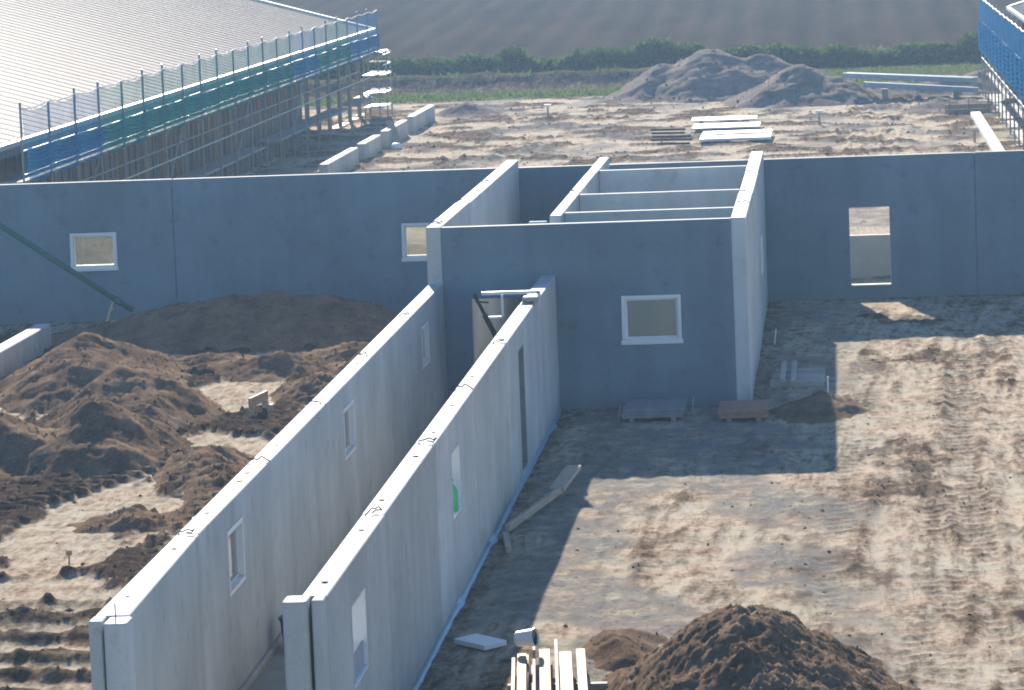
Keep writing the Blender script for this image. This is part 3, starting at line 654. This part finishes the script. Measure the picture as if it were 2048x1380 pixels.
heap('tall dark spoil heap closest to the lone foundation block', [(-6.9, 5.2, 1.75, 3.6, .98), (-5.9, 4.0, 1.1, 2.6, .62)], -9.4, -3.4, -.5, 11, .065, M_HEAP, 21.)
heap('dark spoil heap with a rounded top in front of the tallest one', [(-5.25, .4, 1.35, 3.0, .98), (-4.7, -.6, 1.0, 2.2, .58)], -7.6, -2.2, -5, 5, .06, M_HEAP, 37.)
heap('dark spoil heap with steep shaded face above the pale sand', [(-4.95, -4.0, 1.15, 2.5, .98), (-4.4, -4.9, .9, 1.6, .5)], -7.2, -2.0, -9, 0, .055, M_HEAP, 55.)
heap('low broad spoil heap running out beside the two crawler tracks', [(-6.5, -4.4, 1.3, 2.6, .82), (-7.6, -3.0, 1.3, 2.6, .75)], -9.6, -4.3, -9.5, 1.2, .06, M_HEAP, 63.)
heap('low clod heap between the steep dark heap and the corridor wall', [(-3.0, -5.6, .7, 1.6, .36), (-2.4, -7.2, .8, 1.5, .30), (-2.2, -9.4, .5, 1.7, .24), (-3.2, -10.8, 1.0, .8, .25)], -4.6, -1.0, -12, -3, .05, M_HEAP, 71., .13, lump=.3)
heap('rough ridge of excavated clods beside the glazed corridor wall', [(-1.5, 4.0, .9, 2.2, .72), (-2.2, 3.0, 1.0, 1.6, .42), (-1.0, 6.0, .8, 2, .5)], -3.8, -.1, .3, 8.6, .05, M_HEAP, 83., .14, lump=.4)
heap('low reddish trench bank in the shade line of the back wall', [(-3.6, 6.4, 1.3, 1.5, .42), (-2.3, 7.4, 1.3, 1.6, .42), (-5.0, 7.6, 1.2, 1.2, .25)], -6.4, -.5, 4, 9.8, .06, M_HEAP, 91., .10)
heap('long brownish soil bank in the shade against the back wall', [(-6.5, 12.3, 2.2, 2.8, .74), (-5.4, 12.2, 2.3, 2.8, .92), (-4.4, 12.2, 2.4, 2.8, .97), (-3.4, 12.3, 2.0, 2.8, .84), (-2.5, 12.2, 1.5, 2.4, .45), (-7.8, 11.8, 1.8, 2.4, .4)], -10.0, -.4, 8.8, 15.7, .07, M_HEAPR, 101., .10)
heap('big crumbly brown heap beside the stacked timber boards', [(5.85, -24.2, 1.65, 3.6, 1.2), (6.35, -24.6, 1.2, 3.0, .82), (5.15, -23.8, 1.0, 2.6, .55)], 3.4, 8.9, -28.5, -18.5, .032, M_HEAP, 113., .13, lump=.9)
heap('small reddish clod heap between timber boards and big brown heap', [(4.42, -20.6, .5, 1.1, .25)], 3.6, 5.2, -22.2, -18.8, .045, M_HEAP, 127., .07)
heap('small soil heap behind the stacked pale boards at the shadow edge', [(6.45, -1.0, .8, 1.3, .32)], 5.4, 7.7, -3, 1.2, .05, M_HEAP, 131., .09)
FG = 'grey heaps before the hedge'
heap('largest grey heap in front of the hedge', [(1.6, 97.2, 3.9, 5.5, 2.0), (3.6, 97.6, 3.4, 4.6, 1.7), (-.4, 96.8, 2.4, 4.0, 1.45)], -4.6, 8.2, 89, 104, .12, M_HEAPG, 141., .06, FG)
heap('darker grey heap overlapping the front of the largest one', [(5.3, 90.0, 2.7, 4.0, 1.55), (6.7, 89.4, 2.2, 3.6, 1.0), (3.9, 89.6, 1.6, 3.0, .7)], 1.5, 9.6, 83.5, 95.5, .11, M_HEAPG, 151., .09, FG)
heap('low long grey bank behind the bluish planks', [(9.0, 91.2, 3.2, 2.6, .62), (11.5, 91.6, 2.8, 2.4, .75), (13.0, 93.0, 2.2, 2.6, .95)], 5.6, 15.8, 87, 96.5, .13, M_HEAPG, 161., .06, FG)
heap('small dark mound just past the row of foundation blocks', [(-8.0, 88.5, 1.3, 2.0, .5), (-7.4, 88.8, .8, 1.4, .3)], -9.9, -5.8, 86, 91.5, .10, M_HEAPG, 171., .06, FG)
heap('dark mound beside the brown formwork', [(10.6, 80.5, 1.3, 2.4, .5), (11.8, 80.5, 1.2, 2.0, .42)], 8.8, 13.4, 77.5, 83.5, .10, M_HEAPG, 181., .06, FG)

# ------------------------------------------------------------------ loose site things
def boardset(name, label, cat, boards, mat_f, group=None, loc=None):
    t = thing(name, label, cat, loc, group)
    for nm, mb, mat in boards: part(nm, mb, mat, t, bevel=.006)
    return t
# timber boards stack
rb_ = random.Random(4)
for yy in (-22.8, -25.4): solo('bearer', MB().box((3.14+(-22-yy)*.07, yy, gz(3.6, yy)-.03), (4.22+(-22-yy)*.07, yy+.09, .10)), M_TIMBER2, 'squared timber bearer under the boards' , 'bearer', 'bearers under the timber boards')
xx = 3.17; lab = 'long pale timber board lying in the sunlit stack beside the big brown heap'
k = 0
while xx < 3.96:
    w = rb_.choice((.035, .04, .10, .12, .06, .14)); hgt = .12 if w < .07 else .045; y1 = -21.75+rb_.uniform(-.35, .35); z0 = .102+(.0 if k % 3 else .0)
    mb = MB().beam((xx+w/2, y1, z0+hgt/2), (xx+w/2+.34+rb_.uniform(-.03, .05), y1-4.6, z0+hgt/2), w, hgt)
    solo('timber_board', mb, M_TIMBER if rb_.random() < .7 else M_TIMBER2, ('narrow timber board set on edge in the lower layer of the sunlit stack' if w < .07 else 'wide flat timber board in the lower layer of the sunlit stack'), 'timber', 'timber boards in the sunlit stack', bevel=.004)
    xx += w+rb_.uniform(.022, .045); k += 1
xx = 3.24
for w, hgt, dy in ((.10, .05, -.15), (.03, .10, .25), (.12, .045, .1), (.035, .11, .3), (.14, .05, -.1), (.10, .05, .05)):
    z0 = .228
    mb = MB().beam((xx+w/2, -21.8+dy, z0+hgt/2), (xx+w/2+.35, -26.2+dy, z0+hgt/2), w, hgt)
    solo('timber_board', mb, M_TIMBER, ('narrow timber board set on edge in the upper layer of the sunlit stack' if w < .07 else 'wide flat timber board in the upper layer of the sunlit stack'), 'timber', 'timber boards in the sunlit stack', bevel=.004); xx += w+rb_.uniform(.03, .06)
# white pot lying on the boards
pt = thing('plastic_bucket', 'small white bucket lying on its side on the timber boards', 'bucket', (3.36, -21.95, .34))
ax = Vector((.93, -.30, .12)).normalized(); c0 = Vector((3.23, -21.9, .43))
part('shell', MB().lathe(c0, [(0, 0), (.072, 0), (.085, .02), (.1, .22), (.106, .222), (.106, .235), (.095, .235), (.076, .03), (0, .03)], ax, 20), M_WHITE, pt, smooth=False)
part('inside', MB().lathe(c0, [(0, .10), (.081, .10), (.092, .215), (.09, .215)], ax, 20), M_BLACK, pt)
part('handle', MB().tube([c0+ax*.215+Vector((math.sin(t)*.02, math.cos(t)*.107, math.sin(t)*.107)) for t in np.linspace(0, math.pi, 8)], .006, 5), M_STEEL, pt)
solo('stick', MB().beam((2.72, -24.0, gz(2.7, -24)+.05), (3.3, -23.6, gz(3.2, -23.6)+.07), .04, .035), M_TIMBER2, 'short stick poking out beside the timber boards', 'stick')
# white board by the wall
solo('insulation_board', MB().obox((2.66, -20.2, gz(2.66, -20.2)+.05), ((.75, .66, .05), (-.66, .75, 0), (-.04, -.03, 1)), (.16, .30, .03)), M_WHITE, 'small pale insulation board lying in the wall shade', 'board', bevel=.005)
# hinged planks in the shade
solo('long_beam', MB().beam((2.32, -12.5, gz(2.3, -12.5)+.10), (2.85, -9.2, gz(2.85, -9.2)+.12), .075, .09), M_TIMBER2, 'long weathered beam lying in the shade of the corridor wall', 'beam', bevel=.006)
solo('short_beam', MB().beam((2.31, -12.75, gz(2.3, -12.7)+.05), (2.46, -14.0, gz(2.4, -14)+.05), .08, .09), M_TIMBER2, 'short beam touching the low end of the long weathered beam', 'beam', bevel=.006)
solo('beam_block', MB().obox((2.86, -8.95, gz(2.86, -8.95)+.21), ((.15, .98, .12), (.98, -.15, 0), (-.02, -.1, 1)), (.6, .11, .03)), M_TIMBER2, 'flat board resting on the far end of the long weathered beam', 'board', bevel=.006)
# trestle, post, markers on the left
tt = thing('timber_trestle', 'small timber trestle standing on the pale sand', 'trestle', (-2.9, -.1, 0))
g0 = gz(-2.9, -.1)
part('top_plank', MB().beam((-3.06, -.35, g0+.22), (-2.90, .55, g0+.23), .05, .16), M_TIMBER, tt, bevel=.006)
for px, py in ((-3.05, -.28), (-2.92, .45)):
    part('leg', MB().box((px-.05, py-.05, g0-.06), (px+.05, py+.05, g0+.14)), M_TIMBER2, tt)
part('leg', MB().box((-2.84, .1, g0-.06), (-2.74, .2, g0+.12)), M_TIMBER2, tt)
solo('marker_post', MB().lathe((-1.95, -12.3, gz(-1.95, -12.3)-.1), [(0, .42), (.07, .42), (.08, .40), (.08, 0), (0, 0)], n=12), M_CON, 'short grey round post in the soil beside the glazed corridor wall', 'post')
for px, py in ((-4.6, -16.1), (-3.4, -14.0)):
    g0 = gz(px, py); tk = thing('ground_marker', 'little orange-brown peg sticking up from the pale sand', 'peg', (px, py, g0), 'pegs in the pale sand')
    part('peg', MB().beam((px, py, g0-.05), (px+.01, py, g0+.16), .02, .02), M_POST, tk); part('tag', MB().box((px-.03, py-.02, g0+.12), (px+.05, py-.012, g0+.18)), M_BRICK, tk)
# green pipe leaning to the left of the back wall, with its support
gp = thing('green_pipe', 'green pipe sloping down in front of the back wall', 'pipe', (-7.9, 14.2, .3))
p0 = Vector((-7.75, 14.3, .38)); p1 = Vector((-11.9, 14.9, 3.1))
part('tube', MB().tube([p0, p0.lerp(p1, .5), p1], .06, 12), M_GREEN, gp, smooth=True)
part('collar', MB().tube([p0.lerp(p1, .06), p0.lerp(p1, .09)], .072, 12), M_GREEN, gp)
solo('pipe_support', MB().beam((-8.3, 14.0, gz(-8.3, 14)-.05), (-8.15, 14.35, .55), .07, .07), M_TIMBER2, 'timber prop under the low end of the green pipe', 'prop')
# items before the front wall
def pack(label, x0, x1, y0, y1, n, h, mat, name, cat, tips=None):
    t = thing(name, label, cat, ((x0+x1)/2, (y0+y1)/2, 0)); rr = random.Random(label); g = max(gz(x0, y0), gz(x1, y1), gz((x0+x1)/2, (y0+y1)/2))
    for bx in (x0+.12, x1-.2): part('bearer', MB().box((bx, y0+.05, g-.06), (bx+.08, y1-.05, g+.05)), M_TIMBER2, t)
    for k in range(n):
        d = rr.uniform(-.03, .03); part('panel', MB().box((x0+d, y0+d, g+.052+k*(h+.004)), (x1+d, y1+d*.5, g+.052+k*(h+.004)+h)), mat, t, bevel=.004)
    return t, g
pack('dark stack of panels lying in front of the square-windowed wall', 3.28, 4.28, -1.9, -.6, 3, .045, M_GREYP, 'panel_stack', 'panel stack')
pack('reddish stack of boards lying in front of the shaded wall corner', 4.86, 5.66, -2.1, -.9, 2, .065, M_BRICK, 'board_stack', 'board stack')
for px, py in ((3.22, -1.8), (4.38, -.9)): 
    g0 = gz(px, py); solo('white_stake', MB().beam((px, py, g0-.03), (px+.04, py-.05, g0+.28), .018, .018), M_CON2, 'thin white stake beside the dark panel stack', 'stake', 'stakes by the dark panel stack')
t = thing('pale_board_stack', 'pale boards stacked crosswise in the shade by the yard wall', 'board stack', (6.1, 2.8, 0)); g0 = gz(6.1, 2.8)
for k in range(4): part('board', MB().box((5.62+.03*k, 1.95+.42*k, g0-.03), (6.56, 2.32+.42*k, g0+.10+.02*(k % 2))), M_CON2, t, bevel=.008)
for xx in (5.80, 5.98): part('cross_board', MB().box((xx, 1.7, g0+.125), (xx+.09, 4.1, g0+.19)), M_CON2, t, bevel=.006)
solo('white_stake', MB().beam((5.60, 8.2, gz(5.6, 8.2)-.03), (5.64, 8.2, gz(5.6, 8.2)+.30), .025, .025), M_WHITE, 'thin white stake at the foot of the yard wall', 'stake')
solo('white_stake', MB().beam((6.62, .9, gz(6.62, .9)-.03), (6.62, .9, gz(6.6, .9)+.30), .03, .03), M_WHITE, 'thin white stake in front of the pale crosswise boards', 'stake')
# bucket and bottle in the corridor openings
bk = thing('blue_bucket', 'dark blue tub standing on the corridor floor at the wall foot', 'tub', (.55, -20.2, .032))
part('shell', MB().lathe((.55, -20.2, .034), [(0, 0), (.17, 0), (.21, .36), (.225, .36), (.225, .38), (.195, .38), (.16, .03), (0, .03)], n=18), M_BLUE, bk)
part('rim', MB().tube([(.55+.215*math.cos(t), -20.2+.215*math.sin(t), .41) for t in np.linspace(0, 2*math.pi, 19)], .012, 5), M_BLUE, bk)
bo = thing('green_bottle', 'green plastic bottle standing in the unglazed window opening', 'bottle', (2.05, -16.98, 1.085))
part('body', MB().lathe((2.05, -16.98, 1.082), [(0, 0), (.075, 0), (.085, .02), (.085, .24), (.06, .31), (.026, .34), (.026, .37), (0, .37)], n=14), M_GREENB, bo, smooth=True)
part('cap', MB().lathe((2.05, -16.98, 1.452), [(0, .035), (.03, .035), (.03, 0), (0, 0)], n=10), M_BLACK, bo)
solo('blue_sheet', MB().box((2.085, -27.26, 1.064), (2.10, -26.24, 1.31)), M_FOIL, 'blue plastic sheet standing in the lower part of the unglazed window', 'plastic sheet')
# slabs and bars on the site behind the back wall
g0 = .16
def slab(label, x0, x1, y0, y1, hole=None):
    t = thing('concrete_slab', label, 'slab', ((x0+x1)/2, (y0+y1)/2, 0), 'white panels lying on the site')
    for bx in (x0+.3, x1-.4): part('bearer', MB().box((bx, y0+.3, -.05), (bx+.1, y1-.3, .12)), M_TIMBER2, t)
    if hole: part('slab', _frame(x0, x1, y0, y1, hole), M_WHITE, t, bevel=.01)
    else: part('slab', MB().box((x0, y0, .122), (x1, y1, .18)), M_WHITE, t, bevel=.01)
def _frame(x0, x1, y0, y1, hole):
    a, b, c, d = hole; mb = MB()
    V = []
    for z in (.122, .22): V += [(x0,y0,z),(x1,y0,z),(x1,y1,z),(x0,y1,z),(a,c,z),(b,c,z),(b,d,z),(a,d,z)]
    Fs = []
    for i in range(4):
        j = (i+1) % 4; Fs += [(8+i, 8+j, 12+j, 12+i), (i, 4+i, 4+j, j), (i, j, 8+j, 8+i), (4+i, 12+i, 12+j, 4+j)]
    return mb.add(V, Fs)
slab('plain white panel farther from the back wall than the two others', 1.5, 3.9, 76.0, 78.0)
slab('plain white panel lying between another plain one and the slotted one', 1.7, 4.1, 71.6, 74.0)
slab('white panel with a long slot opening, lying beside dark pipes', 2.2, 4.6, 65.0, 69.0, (2.7, 4.35, 66.6, 67.6))
for k, (x0, x1, yy) in enumerate(((.2, 1.55, 72.2), (.35, 1.6, 70.3), (.45, 1.9, 68.4), (.5, 2.0, 66.6), (.8, 2.0, 64.6))):
    solo('dark_pipe', MB().tube([(x0, yy+.2, .12), (x1-.1, yy-.1, .12)], .04, 8), M_WIRE, 'dark pipe lying crosswise beside the white panels', 'pipe', 'dark pipes by the white panels')
pl = 'long bluish plank lying on the stack before the low grey bank'
for k, (ya, za, xa, xb) in enumerate(((88.2, .95, 7.1, 12.2), (88.55, .95, 7.25, 12.4), (88.2, .55, 8.0, 12.4), (88.6, .55, 7.9, 12.2))):
    mb = MB().beam((xa, ya, za+.08), (xb, ya-.2, za-.28), .30, .20); solo('bluish_plank', mb, M_BLUEP, ('long bluish plank lying on top of two others before the low grey bank' if k < 2 else 'long bluish plank resting on the timber supports under two others'), 'plank', 'bluish planks in the stack', bevel=.02)
for bx in (8.6, 11.4): solo('timber_support', MB().box((bx, 88.0, -.05), (bx+.25, 88.8, .48-.07*(bx-8.6)-.06)), M_TIMBER2, 'timber support under the bluish planks', 'support', 'supports under the bluish planks')
for (px, py, lab) in ((-4.35, 84.3, 'white capped stake standing alone in the muddy site middle'), (6.2, 73.8, 'thin white capped stake beside the white panels'), (11.3, 62, 'thin stake near the foundation beam'), (.2, 98.0-4.2, 'leaning pale pole before the largest grey heap')):
    g0 = gz(px, py); t = thing('stake', lab, 'stake', (px, py, g0))
    if 'pole' in lab: part('shaft', MB().beam((px, py, g0-.1), (px+.9, py+.6, g0+1.15), .06, .06), M_TIMBER, t); part('tip', MB().beam((px+.9, py+.6, g0+1.15), (px+.95, py+.63, g0+1.22), .08, .08), M_WHITE, t)
    else: part('shaft', MB().box((px-.04, py-.03, g0-.1), (px+.04, py+.03, g0+.42)), M_TIMBER, t); part('cap', MB().box((px-.13, py-.05, g0+.42), (px+.13, py+.05, g0+.50)), M_WHITE, t)

# ------------------------------------------------------------------ vegetation
def leaves(name, pts, size, mat, parent=None, tall=1.0, seed=1, up=False):
    r = np.random.default_rng(seed); n = len(pts); s = size*r.uniform(.6, 1.3, n)
    a = r.normal(size=(n, 3)); 
    if up: a[:, 2] = np.abs(a[:, 2])*2+1.5
    a /= np.linalg.norm(a, axis=1)[:, None]; b = np.cross(a, r.normal(size=(n, 3))); b /= np.linalg.norm(b, axis=1)[:, None]
    a = a*(s*tall)[:, None]; b = b*(s*(.28 if up else .7))[:, None]
    V = np.stack([pts-b, pts+b*.9-a*.1, pts+a*1.1+b*.1, pts+a*.5-b], 1).reshape(-1, 3) if not up else np.stack([pts-b, pts+b, pts+a+b*.3, pts+a*.98-b*.2], 1).reshape(-1, 3)
    c = np.array([*pts[:, :2].mean(0), 0.0]); me = np_mesh(name, V-c, np.arange(4*n).reshape(-1, 4), mat)
    attr(me, 'tone', np.repeat(np.clip(r.normal(.45, .25, n), 0, 1), 4)); return link(name, me, parent, c)
def hedge(label, x0, x1, yc, hmin, hmax, seed, n, z0=0.0):
    r = np.random.default_rng(seed); t = thing('hedge', label, 'hedge', ((x0+x1)/2, yc, z0), 'hedges along the field edge'); P = []; stems = MB()
    nb = int((x1-x0)/.75)
    for k in range(nb):
        cx = x0+(x1-x0)*(k+.5)/nb+r.uniform(-.3, .3); hh = hmin+(hmax-hmin)*float(np.clip(.5+.9*fbm(np.array([cx/2.6]), np.array([seed*1.0]), 2)[0]+r.uniform(-.2, .2), 0, 1))
        m = n//nb; th = r.uniform(0, 2*math.pi, m); ph = np.arccos(r.uniform(-.9, 1, m)); rad = r.uniform(.55, 1.08, m)**.6*(1+.22*np.sin(5*th+k)*np.sin(4*ph))
        cy = yc+r.uniform(-.5, .5); P.append(np.stack([cx+.85*rad*np.sin(ph)*np.cos(th), cy+1.0*rad*np.sin(ph)*np.sin(th), z0+hh*.48+hh*.52*rad*np.cos(ph)], 1))
        for q in range(3): stems.tube([(cx+r.uniform(-.3, .3), cy+r.uniform(-.2, .2), z0-.1), (cx+r.uniform(-.5, .5), cy+r.uniform(-.3, .3), z0+hh*.9)], .02, 4)
    leaves('foliage', np.concatenate(P), .13, M_LEAF, t, 1.0, seed); part('stems', stems, M_POST, t)['kind'] = 'stuff'
hedge('long dark green hedge with uneven top at the field edge, left of the grey heaps', -20, 3.5, 117.0, .75, 1.55, 5, 44000)
hedge('lower green hedge at the field edge behind the bluish planks', 3.9, 20, 118.0, .5, 1.25, 8, 28000)
def scatter(n, x0, x1, y0, y1, seed, dens):
    r = np.random.default_rng(seed); x = r.uniform(x0, x1, n); y = r.uniform(y0, y1, n); g = dens(x, y); k = r.uniform(0, 1, n) < g; x, y = x[k], y[k]
    return np.stack([x, y, ground_fields(x, y)[0]-.02], 1)
gp_ = scatter(26000, -18, 15, 97.5, 114, 4, lambda x, y: ground_fields(x, y)[3]*sst(-.35, .2, fbm(x/1.4, y/1.4, 3, 9.))*(.35+.65*sst(104.5, 103, y)))
tag(leaves('grass', gp_, .17, M_GRASS, None, 1.0, 3, True), 'short green grass on the verge before the hedge', 'grass', kind='stuff')
dw = scatter(2600, -7.6, -2.0, 10.5, 13.6, 14, lambda x, y: sst(-.1, .3, fbm(x/.8, y/.8, 3, 19.)))
dw[:, 2] += .55*np.exp(-((dw[:, 1]-12.2)/1.2)**2)*np.exp(-((dw[:, 0]+4.7)/2.0)**2)+.08
tag(leaves('dry_weeds', dw, .07, M_DRY, None, 1.0, 6, True), 'brownish dry weeds on the soil bank against the back wall', 'weeds', kind='stuff')
fw_ = scatter(9000, -25, 20, 119, 132, 24, lambda x, y: .6+0*x); fw_[:, 2] = -.1+.031*(fw_[:, 1]-FURROW0)
tag(leaves('field_stubble', fw_, .16, M_DRY, None, 1.0, 16, True), 'dry stubble along the edge of the ploughed field', 'stubble', kind='stuff')
# loose clods and stones strewn over the soil: too many to count
def clods(name, label, n, x0, x1, y0, y1, seed, smin, smax, dens, mat):
    P = scatter(n, x0, x1, y0, y1, seed, dens); r = np.random.default_rng(seed); n = len(P)
    base = np.array([(1,0,0),(-1,0,0),(0,1,0),(0,-1,0),(0,0,1),(0,0,-1)], float); tri = np.array([(0,2,4),(2,1,4),(1,3,4),(3,0,4),(2,0,5),(1,2,5),(3,1,5),(0,3,5)])
    s = smin*(smax/smin)**(r.uniform(0, 1, n)**2.2); V = base[None]*r.uniform(.6, 1.3, (n, 6, 1))*s[:, None, None]*np.array([1, 1, .75])
    th = r.uniform(0, 6.28, n); c, q = np.cos(th), np.sin(th); V = np.stack([V[..., 0]*c[:, None]-V[..., 1]*q[:, None], V[..., 0]*q[:, None]+V[..., 1]*c[:, None], V[..., 2]], -1)+P[:, None]+np.array([0, 0, .02])
    T3 = (tri[None]+6*np.arange(n)[:, None, None]).reshape(-1, 3); me = np_mesh(name, V.reshape(-1, 3), T3, mat)
    attr(me, 'soil', np.repeat(r.uniform(.2, .9, n), 6)); attr(me, 'grey', np.zeros(6*n)); attr(me, 'green', np.zeros(6*n)); tag(link(name, me), label, 'clods', kind='stuff')
clods('soil_clods', 'loose dark clods scattered over the churned soil by the glazed wall', 16000, -9.5, -.1, -27, 10, 5, .010, .055, lambda x, y: .08+.92*sst(.25, .6, ground_fields(x, y)[1]), M_HEAP)
clods('yard_clods', 'small loose clods scattered over the trodden yard', 14000, 2.3, 12.5, -27, 14, 6, .008, .034, lambda x, y: .10+.9*sst(.2, .5, ground_fields(x, y)[1]), M_SOIL)
clods('site_clods', 'loose clods scattered over the muddy site behind the back wall', 8000, -9, 12, 54, 97, 7, .02, .08, lambda x, y: .1+.9*sst(.25, .6, ground_fields(x, y)[1]), M_SOIL)

# ------------------------------------------------------------------ haze: thin dusty air round the whole scene
hz = NT('haze_air'); hz.t.nodes.remove(hz.b); pv = hz.n('ShaderNodeVolumePrincipled')
pv.inputs['Color'].default_value = (.45, .70, 1.0, 1); pv.inputs['Density'].default_value = .0006; pv.inputs['Anisotropy'].default_value = .2
hz.l(pv.outputs[0], hz.out.inputs['Volume'])
hb = MB().box((-400, -120, -1.6), (400, 700, 14)); c = hb.center()
tag(link('haze', hb.mesh('haze', hz.m, c), None, c), kind='stuff')
